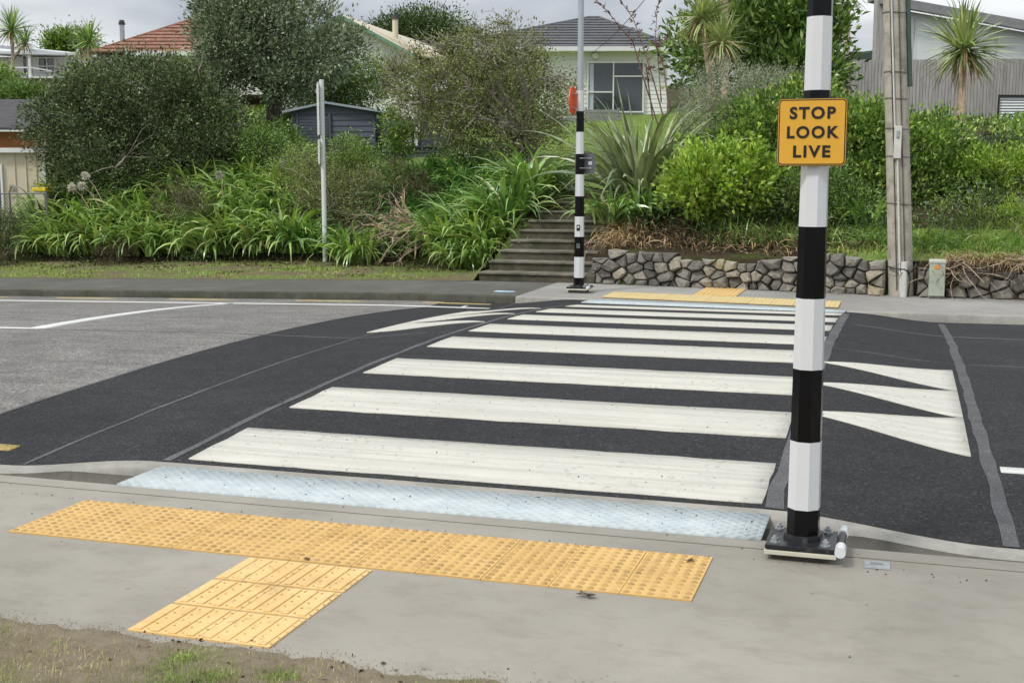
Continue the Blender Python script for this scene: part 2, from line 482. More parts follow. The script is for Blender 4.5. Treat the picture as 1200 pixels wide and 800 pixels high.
class MB:
    def __init__(s):
        s.bm = bmesh.new()
    def face(s, pts):
        return s.bm.faces.new([s.bm.verts.new(p) for p in pts])
    def box(s, x0, x1, y0, y1, z0, z1, bev=0):
        r = bmesh.ops.create_cube(s.bm, size=1, matrix=Matrix.Translation(((x0 + x1) / 2, (y0 + y1) / 2, (z0 + z1) / 2)) @ Matrix.Diagonal((x1 - x0, y1 - y0, z1 - z0, 1)))
        if bev:
            es = list({e for v in r['verts'] for e in v.link_edges})
            bmesh.ops.bevel(s.bm, geom=es, offset=bev, segments=2, affect='EDGES', profile=.6)
        return s
    def prism(s, pts, vec, bev=0):
        """polygon pts extruded along vec"""
        vec = Vector(vec)
        a = [s.bm.verts.new(p) for p in pts]; b = [s.bm.verts.new(Vector(p) + vec) for p in pts]
        n = len(a)
        fs = [s.bm.faces.new(a), s.bm.faces.new(b[::-1])]
        for i in range(n):
            fs.append(s.bm.faces.new((a[i], b[i], b[(i + 1) % n], a[(i + 1) % n])))
        bmesh.ops.recalc_face_normals(s.bm, faces=fs)
        if bev:
            bmesh.ops.bevel(s.bm, geom=list({e for f in fs for e in f.edges}), offset=bev, segments=2, affect='EDGES')
        return s
    def cyl(s, p0, p1, r0, r1=None, n=12, rot=0):
        p0, p1 = Vector(p0), Vector(p1)
        r1 = r0 if r1 is None else r1
        q = (p1 - p0).to_track_quat('Z', 'Y')
        rings = []
        for p, r in ((p0, r0), (p1, r1)):
            rings.append([s.bm.verts.new(p + q @ Vector((r * math.cos(rot + 2 * PI * i / n), r * math.sin(rot + 2 * PI * i / n), 0))) for i in range(n)])
        for i in range(n):
            s.bm.faces.new((rings[0][i], rings[0][(i + 1) % n], rings[1][(i + 1) % n], rings[1][i]))
        s.bm.faces.new(rings[0][::-1]); s.bm.faces.new(rings[1])
        return s
    def tube(s, path, rad, n=6):
        path = [Vector(p) for p in path]
        rings = []
        for i, p in enumerate(path):
            d = path[min(i + 1, len(path) - 1)] - path[max(i - 1, 0)]
            q = d.to_track_quat('Z', 'Y')
            r = rad[i] if isinstance(rad, (list, tuple)) else rad
            rings.append([s.bm.verts.new(p + q @ Vector((r * math.cos(2 * PI * k / n), r * math.sin(2 * PI * k / n), 0))) for k in range(n)])
        for a, b in zip(rings, rings[1:]):
            # keep rings from twisting
            off = min(range(n), key=lambda o: (a[0].co - path[0] - (b[o].co - path[0])).length)
            for i in range(n):
                s.bm.faces.new((a[i], a[(i + 1) % n], b[(i + 1 + off) % n], b[(i + off) % n]))
        s.bm.faces.new(rings[0][::-1]); s.bm.faces.new(rings[-1])
        return s
    def build(s, name, mat, parent=None, sm=False):
        me = bpy.data.meshes.new(name)
        bmesh.ops.recalc_face_normals(s.bm, faces=s.bm.faces)
        s.bm.to_mesh(me); s.bm.free()
        if sm:
            me.polygons.foreach_set('use_smooth', [True] * len(me.polygons))
        return link(name, me, mat, parent)
def sheet(name, A, B, zf, mat, parent=None, dz=0, smooth_=True, mask=None):
    """grid sheet over coordinates A x B with height zf"""
    A = np.asarray(A, float); B = np.asarray(B, float)
    aa, bb = np.meshgrid(A, B)
    zz = zf(aa, bb) + dz
    V = np.stack([aa, bb, zz], -1).reshape(-1, 3)
    na = len(A)
    i, j = np.meshgrid(np.arange(na - 1), np.arange(len(B) - 1))
    q = (j * na + i).ravel()
    Fc = np.stack([q, q + 1, q + na + 1, q + na], 1)
    if mask is not None:
        ca = (aa[:-1, :-1] + aa[1:, 1:]) / 2; cb = (bb[:-1, :-1] + bb[1:, 1:]) / 2
        Fc = Fc[mask(ca, cb).ravel()]
    return np_mesh(name, V, Fc, mat, parent, smooth_)
def strip(name, A, b0f, b1f, nb, zf, mat, dz=0, parent=None):
    """sheet between two curves b0(a), b1(a)"""
    A = np.asarray(A, float)
    u = np.linspace(0, 1, nb)
    aa = np.repeat(A[None], nb, 0)
    b0 = np.asarray([b0f(a) for a in A]); b1 = np.asarray([b1f(a) for a in A])
    bb = b0[None] * (1 - u[:, None]) + b1[None] * u[:, None]
    zz = zf(aa, bb) + dz
    V = np.stack([aa, bb, zz], -1).reshape(-1, 3)
    na = len(A)
    i, j = np.meshgrid(np.arange(na - 1), np.arange(nb - 1))
    q = (j * na + i).ravel()
    return np_mesh(name, V, np.stack([q, q + 1, q + na + 1, q + na], 1), mat, parent, True)
def patch(name, poly, zf, mat, thick=.006, step=.25, parent=None, wob=0):
    """thin painted slab draped on the road: convex quad poly (a,b) x4, subdivided"""
    p = [np.array(q, float) for q in poly]
    n = max(2, int(max(np.linalg.norm(p[1] - p[0]), np.linalg.norm(p[2] - p[3])) / step) + 1)
    m_ = max(2, int(max(np.linalg.norm(p[3] - p[0]), np.linalg.norm(p[2] - p[1])) / step) + 1)
    u = np.linspace(0, 1, n); v = np.linspace(0, 1, m_)
    uu, vv = np.meshgrid(u, v)
    P = ((1 - uu) * (1 - vv))[..., None] * p[0] + (uu * (1 - vv))[..., None] * p[1] + (uu * vv)[..., None] * p[2] + ((1 - uu) * vv)[..., None] * p[3]
    if wob:
        rr = np.random.default_rng(int(abs(p[0].sum()) * 1000))
        P = P + rr.normal(0, wob, P.shape) * (((uu == 0) | (uu == 1) | (vv == 0) | (vv == 1))[..., None])
    z = zf(P[..., 0], P[..., 1])
    V = np.concatenate([np.stack([P[..., 0], P[..., 1], z + thick], -1).reshape(-1, 3), np.stack([P[..., 0], P[..., 1], z - .004], -1).reshape(-1, 3)])
    N = n * m_
    i, j = np.meshgrid(np.arange(n - 1), np.arange(m_ - 1))
    q = (j * n + i).ravel()
    Fc = [np.stack([q, q + 1, q + n + 1, q + n], 1)]
    rim = [j_ for j_ in range(n)] + [k * n + n - 1 for k in range(1, m_)] + [(m_ - 1) * n + k for k in range(n - 2, -1, -1)] + [k * n for k in range(m_ - 2, 0, -1)]
    rim = np.array(rim); nx = np.roll(rim, -1)
    Fc.append(np.stack([rim, rim + N, nx + N, nx], 1))
    return np_mesh(name, V, np.concatenate(Fc), mat, parent)

# ---------------------------------------------------------------- foliage helpers
def norm(v):
    return v / np.maximum(np.linalg.norm(v, axis=-1, keepdims=True), 1e-9)
def leaves(name, P, Dn, L, Wd, mat, parent=None, fold=.22, r=rng):
    n = len(P)
    Dn = norm(Dn)
    rnd = norm(r.normal(size=(n, 3)))
    side = norm(np.cross(Dn, rnd)); nrm = np.cross(side, Dn)
    L = (L * r.uniform(.65, 1.25, n))[:, None]; Wd = (Wd * r.uniform(.7, 1.2, n))[:, None]
    b = P; tip = P + Dn * L - nrm * L * .12
    l = P + Dn * L * .45 + side * Wd * .5 + nrm * Wd * fold
    rr = P + Dn * L * .45 - side * Wd * .5 + nrm * Wd * fold
    V = np.stack([b, rr, tip, l], 1).reshape(-1, 3)
    k = np.arange(n)[:, None] * 4
    Fc = np.concatenate([k + np.array([[0, 1, 2]]), k + np.array([[0, 2, 3]])])
    return np_mesh(name, V, Fc, mat, parent)
def blades(P, az, el, L, Wd, droop, segs=6, r=rng, fold=0.):
    """arching strap leaves -> V, F"""
    n = len(P)
    t = np.linspace(0, 1, segs + 1)
    e = el[:, None] - droop[:, None] * (t[None] ** 1.4)
    st = (L / segs)[:, None]
    dx = np.cos(e) * st; dz = np.sin(e) * st
    hx = np.concatenate([np.zeros((n, 1)), np.cumsum(dx[:, :-1], 1)], 1)
    hz = np.concatenate([np.zeros((n, 1)), np.cumsum(dz[:, :-1], 1)], 1)
    ca, sa = np.cos(az)[:, None], np.sin(az)[:, None]
    pos = np.stack([P[:, :1] + hx * ca, P[:, 1:2] + hx * sa, P[:, 2:] + hz], -1)
    w = Wd[:, None] * np.clip(np.minimum(.6 + 1.4 * t, (1.02 - t) * 2.1), .02, 1)[None] * .5
    tw = r.normal(0, .35, n)[:, None]
    sx_ = -sa * np.cos(tw) ; sy_ = ca * np.cos(tw); sz_ = np.sin(tw) * np.ones_like(sa)
    sv = np.stack([sx_, sy_, sz_], -1) * w[..., None]
    V = np.stack([pos - sv, pos + sv], 2).reshape(-1, 3)
    k = (np.arange(n)[:, None] * (segs + 1) + np.arange(segs)[None]).ravel() * 2
    return V, np.stack([k, k + 1, k + 3, k + 2], 1)
def join(parts):
    Vs, Fs, o = [], [], 0
    for V, Fc in parts:
        Vs.append(V); Fs.append(Fc + o); o += len(V)
    return np.concatenate(Vs), np.concatenate(Fs)
def crown_points(blobs, nclump, per, cr, r=rng, shell=.55, up=.25):
    """leaf positions and directions inside ellipsoids: clumps biased to the outside"""
    vol = np.array([b[3] * b[4] * b[5] for b in blobs]) ** .75
    nl_ = max(10, nclump // 11)
    li = r.choice(len(blobs), nl_, p=vol / vol.sum())
    ld = norm(r.normal(size=(nl_, 3))); lr_ = shell + (1 - shell) * r.random(nl_) ** .5
    lw = r.random(nl_) + .35
    pick = r.choice(nl_, nclump, p=lw / lw.sum())
    idx = li[pick]
    B = np.array([[*b[0], b[3], b[4], b[5]] for b in blobs])[idx]
    q_ = ld[pick] * lr_[pick][:, None] + r.normal(0, 1, (nclump, 3)) * (cr * 1.5 / np.maximum(B[:, 3:6], cr))
    far_ = r.random(nclump) < .25
    q_[far_] = norm(r.normal(size=(far_.sum(), 3))) * (shell + (1 - shell) * r.random((far_.sum(), 1)))
    rad = np.minimum(np.linalg.norm(q_, axis=1), 1.12)
    d = norm(q_)
    cc, ss_ = math.cos(YAW), math.sin(YAW)
    l = d * rad[:, None] * B[:, 3:6]
    C = B[:, :3] + np.stack([l[:, 0] * cc - l[:, 1] * ss_, l[:, 0] * ss_ + l[:, 1] * cc, l[:, 2]], 1)
    dw = norm(np.stack([d[:, 0] * cc - d[:, 1] * ss_, d[:, 0] * ss_ + d[:, 1] * cc, d[:, 2]], 1))
    k = np.repeat(np.arange(nclump), per)
    cs = cr * r.uniform(.5, 1.35, nclump)
    off = r.normal(size=(len(k), 3)) * cs[k][:, None] * .55
    P = C[k] + off
    D_ = norm(off) * .8 + dw[k] * .7 + r.normal(size=(len(k), 3)) * .45 + np.array([0, 0, up])
    return P, D_, C
def blob(px, py, D, rx, ry, depth):
    s = D / F
    return (tuple(at(px, py, D)), 0, 0, rx * s, depth, ry * s)
def limbs(mb, base, targets, r0, r=random, wob=.12, n=6, seg=5):
    base = Vector(base)
    for tg in targets:
        tg = Vector(tg)
        d = tg - base
        L = d.length
        pts, rad = [], []
        for i in range(seg + 1):
            u = i / seg
            p = base.lerp(tg, u)
            p.z += math.sin(u * PI) * L * .10
            if 0 < i < seg:
                p += Vector((r.uniform(-1, 1), r.uniform(-1, 1), r.uniform(-1, 1))) * L * wob * .5
            pts.append(p); rad.append(r0 * (1 - u * .85))
        mb.tube(pts, rad, n)
def tree(name, label, cat, base, fork, blobs, nclump, per, cr, L, Wd, leaf, bark, r0, nl=14, shell=.5, group=None, seed=1, up=.25, twigs=0, crname='crown'):
    r = np.random.default_rng(seed); rr = random.Random(seed)
    root = thing(name, label, cat, base, 0, group)
    inv = Vector(base)
    P, D_, C = crown_points(blobs, nclump, per, cr, r, shell, up)
    b = np.array(base)
    leaves(crname, P - b, D_, L, Wd, leaf, root, r=r)
    mb = MB()
    f = Vector(fork) - inv
    bend = Vector((rr.uniform(-.1, .1), rr.uniform(-.1, .1), 0)) * f.length
    mb.tube([(0, 0, -.15), f * .4 + bend, f], [r0 * 1.25, r0, r0 * .85], 9)
    k = r.choice(len(C), min(nl, len(C)), replace=False)
    main, rest = k[:max(5, nl // 3)], k[max(5, nl // 3):]
    nodes = [(f, r0 * .6)]
    def curve(s_, e_, ra, w_):
        L_ = (e_ - s_).length; pts, rad = [s_], [ra]
        off = Vector((0, 0, 0))
        for q in range(1, 7):
            u = q / 6
            off += Vector((rr.uniform(-1, 1), rr.uniform(-1, 1), rr.uniform(-.7, 1))) * L_ * w_
            p = s_.lerp(e_, u) + off * (1 - u * .6) + Vector((0, 0, math.sin(u * PI) * L_ * .1))
            pts.append(p); rad.append(ra * (1 - u * .72))
        mb.tube(pts, rad, 6)
        nodes.extend(zip(pts[2:], rad[2:]))
    for i in main:
        curve(f + Vector((rr.uniform(-1, 1), rr.uniform(-1, 1), 0)) * r0, Vector(C[i]) - inv, r0 * .55, .06)
    for i in rest:
        e_ = Vector(C[i]) - inv
        s_, ra = min(nodes, key=lambda q: (q[0] - e_).length + .35 * (q[0] - f).length)
        curve(s_, e_, ra * .7, .07)
    if twigs:
        for i in r.choice(len(C), twigs):
            c = Vector(C[i]) - inv
            e_ = c + (c - f) * .12 * rr.random() + Vector((rr.uniform(-.2, .2), rr.uniform(-.2, .2), rr.uniform(-.1, .3)))
            s_, ra = min(nodes, key=lambda q: (q[0] - e_).length)
            if (e_ - s_).length > 1.3: continue
            m1 = s_.lerp(e_, .35) + Vector((rr.uniform(-.1, .1), rr.uniform(-.1, .1), rr.uniform(-.05, .1)))
            m2 = s_.lerp(e_, .7) + Vector((rr.uniform(-.1, .1), rr.uniform(-.1, .1), rr.uniform(-.05, .1)))
            mb.tube([s_, m1, m2, e_], [r0 * .12, r0 * .10, r0 * .07, r0 * .03], 4)
    if False:
        k = r.choice(len(C), twigs)
        for i in k:
            c = Vector(C[i]) - inv
            q = c + (c - f) * .25 * rr.random() + Vector((rr.uniform(-.2, .2), rr.uniform(-.2, .2), rr.uniform(-.1, .25)))
            st = f.lerp(c, .55) + Vector((rr.uniform(-.2, .2), rr.uniform(-.2, .2), 0))
            mb.tube([st, st.lerp(q, .5) + Vector((rr.uniform(-.08, .08), rr.uniform(-.08, .08), rr.uniform(-.02, .08))), q], [r0 * .13, r0 * .09, r0 * .03], 4)
    mb.build('trunk', bark, root, True)
    return root

# ================================================================ ground, road, paths
STRUCT = dict(kind='structure')
def gnd(aa, bb):
    b = np.asarray(bb); a = np.asarray(aa)
    z = T(a, b) - .03
    lo = np.full_like(z, -.42) + grade(a)
    z = np.where(b < wall_b(a) - .02, lo, z)
    z = np.where(b < -1.25, -.05 + grade(a) * 0, z)
    z = z - .35 * ((a > -5.75) & (a < -3.9) & (b > 13.9) & (b < 17.0))
    # hilly, uneven bank
    n = np.sin(a * 1.7 + b * .9) * np.sin(b * 1.3 - a * .6) * .05 + np.sin(a * 5.1) * np.sin(b * 4.3) * .02
    return z + n * (b > 14.6)
A = np.unique(np.concatenate([np.linspace(-400, -40, 20), np.linspace(-40, -20, 21), np.arange(-20, 8, .22), np.linspace(8, 40, 20), np.linspace(40, 400, 20)]))
B = np.unique(np.concatenate([np.linspace(-300, -10, 16), [-1.26, -1.24], np.linspace(-10, 12.6, 14), np.arange(12.6, 24, .16), np.linspace(24, 60, 50), np.linspace(60, 900, 30)]))
sheet('ground', A, B, gnd, 'bank_soil')['kind'] = 'structure'
sheet('lawn', np.arange(-19, -3.3, .2), np.arange(16.9, 50, .25), lambda a, b: T(a, b), 'lawn', dz=.03,
      mask=lambda a, b: ((b > 17.15) | (a < -5.8)) & (a > -3.9 - (b - 17) * .62) & (a < -3.6 - (b - 17) * .12) | ((b > 20) & (a < -4.2) & (a > -13)) | (b > 30))['kind'] = 'structure'
sheet('lawn', np.arange(-.3, 4.5, .12), np.arange(13.55, 15.2, .12), lambda a, b: T(a, b) + .02 * np.sin(a * 7) * np.sin(b * 6), 'lawn', dz=.035)['kind'] = 'structure'
# far roadside verge, left
sheet('grass_verge', np.arange(-30, -5.69, .2), np.arange(13.85, 17.1, .15), lambda a, b: T(a, b) + .03 * np.sin(a * 2.1) * np.sin(b * 3.3) * smooth(b, 13.9, 14.6), 'far_verge', dz=.015)['kind'] = 'structure'
# near verge: ragged edge over the concrete
rv = np.random.default_rng(3)
ph = rv.uniform(0, 6, 8)
def vedge(a):
    return -.985 + sum(.022 * math.sin(a * k + p_) / (1 + i * .35) for i, (k, p_) in enumerate(zip((1.7, 4.1, 7.3, 13, 21, 33, 47, 70), ph)))
def vz(aa, bb):
    e = np.vectorize(vedge)(aa)
    n = sum(np.sin(aa * k1 + k2) * np.sin(bb * k3 + k1) * h_ for k1, k2, k3, h_ in ((3.1, 1, 4.2, .012), (9.7, 2, 11.3, .008), (23, 4, 27, .005), (51, 1, 47, .003)))
    return np.maximum(.003, .002 + .022 * smooth(e - bb, 0, .45) + n * .8 * smooth(e - bb, .0, .3))
strip('grass_verge', np.arange(-9, 5, .03), lambda a: -3.2, vedge, 70, vz, 'near_dirt')['kind'] = 'structure'
strip('grass_verge', np.arange(-60, 60, 1.), lambda a: -30, lambda a: -3.18, 12, lambda a, b: .03 + 0 * a, 'near_dirt')['kind'] = 'structure'

# near footpath: slab with channel profile swept along the road
def sweep(name, A, prof, mat, zf=None):
    """prof(a) -> list of (b, z)"""
    rows = [[(a, b, z) for b, z in prof(a)] for a in A]
    n = len(rows[0])
    V = np.array(rows).reshape(-1, 3)
    i, j = np.meshgrid(np.arange(n - 1), np.arange(len(A) - 1))
    q = (j * n + i).ravel()
    o = np_mesh(name, V, np.stack([q, q + n, q + n + 1, q + 1], 1), mat)
    o['kind'] = 'structure'
    return o
concrete('channel_concrete', (.12, .115, .095), (.19, .18, .155), (.07, .066, .05), None, 3)  # darker than the kerb: stains, with the groove's shade put into the colour
AF = np.unique(np.concatenate([np.linspace(-60, -10, 26), np.arange(-10, 6, .1), np.linspace(6, 60, 20)]))
sweep('footpath', AF, lambda a: [(-1.2, -.02 + float(grade(a))), (-1.08, float(grade(a))), (.945, float(grade(a))), (.96, -.008 + float(grade(a))), (.965, -.14 + float(grade(a)))], 'path_concrete')
def chan(a):
    d = float(-.1 * smooth(a, .1, 1.25) - .1 * (1 - smooth(a, -4.6, -3.45)) + grade(a))
    g = float(grade(a))
    return [(.962, -.135 + g), (1.10, -.15 + g), (1.315, -.145 + g), (1.338, min(-.055, d - .01)), (1.345, -.012 + d), (1.36, .002 + d), (1.455, .012 + d), (1.475, .0125 + d)]
sweep('kerb', AF, lambda a: chan(a)[3:], 'kerb_concrete')
sweep('channel', AF, lambda a: chan(a)[:4], 'channel_concrete')
# sealed joint in the footpath behind the channel and an old trowelled edge
for b_ in (.80,):
    patch('path_joint', [(-5.5, b_), (5, b_), (5, b_ + .006), (-5.5, b_ + .006)], lambda a, b: 0 * a, 'grime', .0015, .6)['kind'] = 'structure'

# road surfaces (all follow the camber and the raised crossing)
RB = np.concatenate([[1.462], np.arange(1.6, 11.1, .22)])
def rz(a, b): return road_z(a, b)
def rsheet(name, A, mat, dz=0):
    return strip(name, A, lambda a: 1.462, lambda a: kerb_b(a) - .002, 46, rz, mat, dz)
rsheet('road', np.concatenate([np.linspace(-60, -12, 25), np.arange(-11.5, -5.46, .2), [-5.46]]), 'chip_seal')['kind'] = 'structure'
rsheet('road', np.arange(-5.46, 1.2601, .12), 'asphalt_new')['kind'] = 'structure'
rsheet('road', np.concatenate([np.arange(1.26, 8, .2), np.linspace(8, 60, 25)]), 'asphalt_right')['kind'] = 'structure'

def vline(name, pts, w, mat, dz):
    """thin wandering strip along b at a(b)"""
    bs = np.linspace(pts[0][1], pts[-1][1], 90)
    as_ = np.interp(bs, [p_[1] for p_ in pts], [p_[0] for p_ in pts])
    r = np.random.default_rng(int(abs(pts[0][0]) * 91))
    wob = np.interp(bs, np.linspace(bs[0], bs[-1], 30), r.normal(0, .0045, 30))
    ww = w * (1 + np.interp(bs, np.linspace(bs[0], bs[-1], 40), r.normal(0, .10, 40)))
    a0, a1 = as_ + wob - ww / 2, as_ + wob + ww / 2
    V = np.concatenate([np.stack([a0, bs, rz(a0, bs) + dz], 1), np.stack([a1, bs, rz(a1, bs) + dz], 1)])
    n = len(bs); k = np.arange(n - 1)
    o = np_mesh(name, V, np.stack([k, k + n, k + n + 1, k + 1], 1), mat)
    o['kind'] = 'structure'
    return o
vline('road_joint', [(-4.42, 1.47), (-4.40, 11.7)], .035, 'tar_joint', .003)
vline('road_joint', [(-3.40, 1.47), (-3.38, 10.9)], .05, 'tar_joint', .003)
vline('road_joint', [(.15, 1.47), (.14, 10.9)], .085, 'tar_joint', .003)
vline('road_joint', [(1.29, 1.47), (1.26, 4), (1.24, 11)], .075, 'tar_joint', .003)
vline('road_joint', [(-5.47, 1.47), (-5.44, 11.7)], .03, 'tar_joint', .003)
for a0, a1, w_ in ((-9.5, -3.46, .022), (.2, 1.2, .02), (1.32, 14, .02)):
    patch('road_joint', [(a0, 6.44), (a1, 6.44), (a1, 6.44 + w_), (a0, 6.44 + w_)], rz, 'tar_joint', .003, .3)['kind'] = 'structure'
patch('road_joint', [(.3, 8.8), (6, 8.6), (6, 8.66), (.3, 8.86)], rz, 'tar_joint', .003, .3)['kind'] = 'structure'

def clumpy(n, a0, a1, b0, b1, k, sp, r):
    c = np.stack([r.uniform(a0, a1, k), r.uniform(b0, b1, k)], 1)
    w = r.random(k) ** 2
    i = r.choice(k, n, p=w / w.sum())
    return c[i] + r.normal(0, sp, (n, 2))
simple('soil_crumb', (.26, .21, .15), .95, 0, .4, 40)
# zebra bars
ords = ['nearest the viewer, in front of the steel plate', 'second from the near kerb', 'third from the near kerb', 'fourth from the near kerb', 'fifth from the near kerb',
        'third from the far kerb', 'second from the far kerb', 'against the far kerb plate']
BS = [(1.53, 2.25), (2.83, 3.51), (4.09, 4.77), (5.46, 6.14), (6.6, 7.27), (7.86, 8.46), (8.97, 9.63), (10.3, 10.88)]
def noroad(a, b): return rz(a, b)
for (b0, b1), w_ in zip(BS, ords):
    tag(patch('zebra_bar', [(-3.29, b0), (.09, b0), (.09, b1), (-3.29, b1)], rz, 'bar_paint', .007, .14, wob=.004),
        'white ribbed zebra crossing bar, ' + w_, 'road marking', 'white bars of the zebra crossing')
# approach triangles on the ramps
for i, (b0, b1) in enumerate([(3.04, 4.08), (4.08, 5.07), (5.07, 6.05)]):
    tag(patch('ramp_triangle', [(.14, (b0 + b1) / 2), (1.18, b0), (1.18, b1), (.14, (b0 + b1) / 2 + .004)], rz, 'bar_paint', .007, .12),
        'white triangle on the right hand ramp, ' + ['closest to the striped pole', 'middle one of its three', 'farthest of its three'][i], 'road marking', 'white ramp triangles')
for i, (b0, b1) in enumerate([(6.93, 8.02), (8.02, 9.1), (9.1, 10.15)]):
    tag(patch('ramp_triangle', [(-4.53, b0), (-3.42, (b0 + b1) / 2), (-3.42, (b0 + b1) / 2 + .004), (-4.53, b1)], rz, 'bar_paint', .007, .12),
        'white triangle on the left hand ramp, ' + ['nearest of its three', 'middle one of its three', 'nearest the far kerb'][i], 'road marking', 'white ramp triangles')
tag(patch('edge_line', [(-40, 11.04), (-4.55, 11.0), (-4.55, 11.09), (-40, 11.16)], rz, 'line_paint', .005, .4), 'long thin white line painted along the far edge of the road', 'road marking')
tag(patch('bay_line', [(-8.16, 6.50), (-8.46, 11.06), (-8.60, 11.06), (-8.38, 6.50)], rz, 'line_paint', .006, .3), 'white cross line ending the parking bay on the grey road', 'road marking')
tag(patch('bay_line', [(-30, 6.45), (-8.2, 6.45), (-8.24, 6.55), (-30, 6.55)], rz, 'line_paint', .0055, .3), 'white line along the middle of the grey road at the left edge', 'road marking')
tag(patch('centre_tick', [(-4.98, 11.1), (-4.94, 11.1), (-4.94, 11.3), (-4.98, 11.3)], rz, 'line_paint', .006, .3), 'tiny white tick standing off the far edge line', 'road marking')
for a0, a1, w_ in ((-14.3, -12.78, 'cut by the left edge of the view'), (-11.87, -10.79, 'second from the left edge'), (-9.85, -8.78, 'middle one, beyond the parking bay corner'), (-7.72, -6.63, 'left of the new dark asphalt'), (-5.71, -4.70, 'on the new dark asphalt by the crossing')):
    tag(patch('yellow_dash', [(a0, 11.52), (a1, 11.52), (a1, 11.595), (a0, 11.595)], rz, 'yellow_paint', .005, .3), 'thin yellow dash below the mossy far kerb, ' + w_, 'road marking', 'yellow no-stopping dashes at the far kerb')
tag(patch('yellow_dash', [(-5.7, 1.72), (-4.74, 1.72), (-4.74, 1.84), (-5.7, 1.84)], rz, 'yellow_paint', .005, .3), 'short yellow dash on the dark road beside the near kerb', 'road marking')
tag(patch('white_dash', [(1.33, 2.74), (3.0, 2.74), (3.0, 2.85), (1.33, 2.85)], rz, 'line_paint', .006, .3), 'short thick white dash right of the ramp joint', 'road marking')

# channel cover plates
def cover_plate(label, poly, zf, split=3):
    root = thing('cover_plate', label, 'steel plate', (poly[0][0], poly[0][1], 0))
    o = patch('tread_plate', [(x - poly[0][0], y - poly[0][1]) for x, y in poly], lambda a, b: zf(a, b) , 'tread_plate', .012, .3, parent=root)
    return root
cp_ = cover_plate('long pale blue steel tread plate covering the channel at the near kerb', [(-3.37, .93), (.145, .93), (.145, 1.37), (-3.37, 1.37)], lambda a, b: 0 * a + .0)
cover_plate('pale blue steel tread plate covering the channel at the far kerb', [(-3.3, 11.17), (.1, 10.97), (.12, 11.2), (-3.22, 11.62)], lambda a, b: 0 * a + .008)

# tactile paving, near: blister strip and ribbed stem
def domes(name, cs, r0, h, mat, parent, z, asp=1.):
    rings = 8
    ang = np.arange(rings) * 2 * PI / rings
    base = np.stack([np.cos(ang) * r0 * asp, np.sin(ang) * r0, np.zeros(rings)], 1)
    top = np.stack([np.cos(ang) * r0 * .62 * asp, np.sin(ang) * r0 * .62, np.full(rings, h)], 1)
    one = np.concatenate([base, top])
    f = [[i, (i + 1) % rings, rings + (i + 1) % rings, rings + i] for i in range(rings)]
    f += [[rings, rings + 1, rings + 2, rings + 3], [rings, rings + 3, rings + 4, rings + 7], [rings + 4, rings + 5, rings + 6, rings + 7]]
    cs = np.array(cs)
    V = (one[None] + np.concatenate([cs, np.full((len(cs), 1), z)], 1)[:, None]).reshape(-1, 3)
    Fc = (np.array(f)[None] + (np.arange(len(cs)) * len(one))[:, None, None]).reshape(-1, 4)
    return np_mesh(name, V, Fc, mat, parent)
tp = thing('tactile_paving', 'yellow tactile paving on the near footpath, a long blister strip with a ribbed stem', 'tactile paving', (-3.33, 0, 0))
zz = lambda a, b: 0 * a
mbs, cs, rt = MB(), [], random.Random(5)
for i in range(11):
    for j in range(2):
        x0, y0 = i * .3, j * .3
        dz = rt.uniform(0, .0015)
        g_ = .0016
        mbs.box(x0 + g_, x0 + .3 - g_, y0 + g_, y0 + .3 - g_, -.004, .006 + dz)
        for u in range(6):
            for w_ in range(6):
                cs.append((x0 + .025 + .05 * u, y0 + .025 + .05 * w_))
wsp = mbs.build('warning_strip', 'tactile_yellow', tp)
domes('blisters', cs, .0165, .0050, 'blister_top', wsp, .0068)
mbs, cs = MB(), []
for i in range(2):
    for j in range(3):
        x0, y0 = 1.315 + i * .3, -.006 - (j + 1) * .316
        mbs.box(x0 + .0016, x0 + .2984, y0 + .0016, y0 + .2984, -.004, .006 + rt.uniform(0, .0015))
        for u in range(4):
            xc = x0 + .0375 + .075 * u
            mbs.box(xc - .015, xc + .015, y0 + .012, y0 + .288, .006, .0112, 0)
            for w_ in range(5):
                cs.append((xc + .0375 if u < 3 else xc + .0, y0 + .03 + .06 * w_) if u < 3 else (x0 + .2925, y0 + .03 + .06 * w_))
st_ = mbs.build('guidance_strip', 'tactile_pale', tp)
domes('blisters', cs, .006, .003, 'blister_top', st_, .0065, 1.)

# far side: footpath, kerb, plate bed, tactile
def fz(a, b):
    return .012 * np.clip((np.asarray(b) - 11.6) / 2, 0, 1) + grade(a)
AL = np.concatenate([np.linspace(-60, -16, 20), np.arange(-15.5, -4.41, .35), [-4.41]])
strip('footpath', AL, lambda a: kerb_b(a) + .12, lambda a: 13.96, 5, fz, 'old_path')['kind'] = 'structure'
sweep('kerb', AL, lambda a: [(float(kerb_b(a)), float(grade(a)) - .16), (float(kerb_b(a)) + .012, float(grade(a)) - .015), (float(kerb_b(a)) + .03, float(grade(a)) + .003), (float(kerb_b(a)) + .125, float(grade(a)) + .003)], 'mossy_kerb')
AR = np.concatenate([[-4.405], np.arange(-4.3, 8, .15), np.linspace(8, 60, 14)])
strip('footpath', AR, lambda a: kerb_b(a) + .09, lambda a: wall_b(a) + .05, 6, fz, 'far_concrete')['kind'] = 'structure'
def fk(a):
    k = float(kerb_b(a))
    return [(k, -.17), (k + .02, -.012), (k + .035, .004), (k + .095, .004)]
sweep('kerb', AR, fk, 'kerb_concrete')
tf = thing('tactile_paving', 'pale yellow tactile paving on the far footpath, below the stone wall', 'tactile paving', (-3.2, 11.9, .0))
mbs, cs = MB(), []
fa, fb, fd = 3.21, -.42, .80
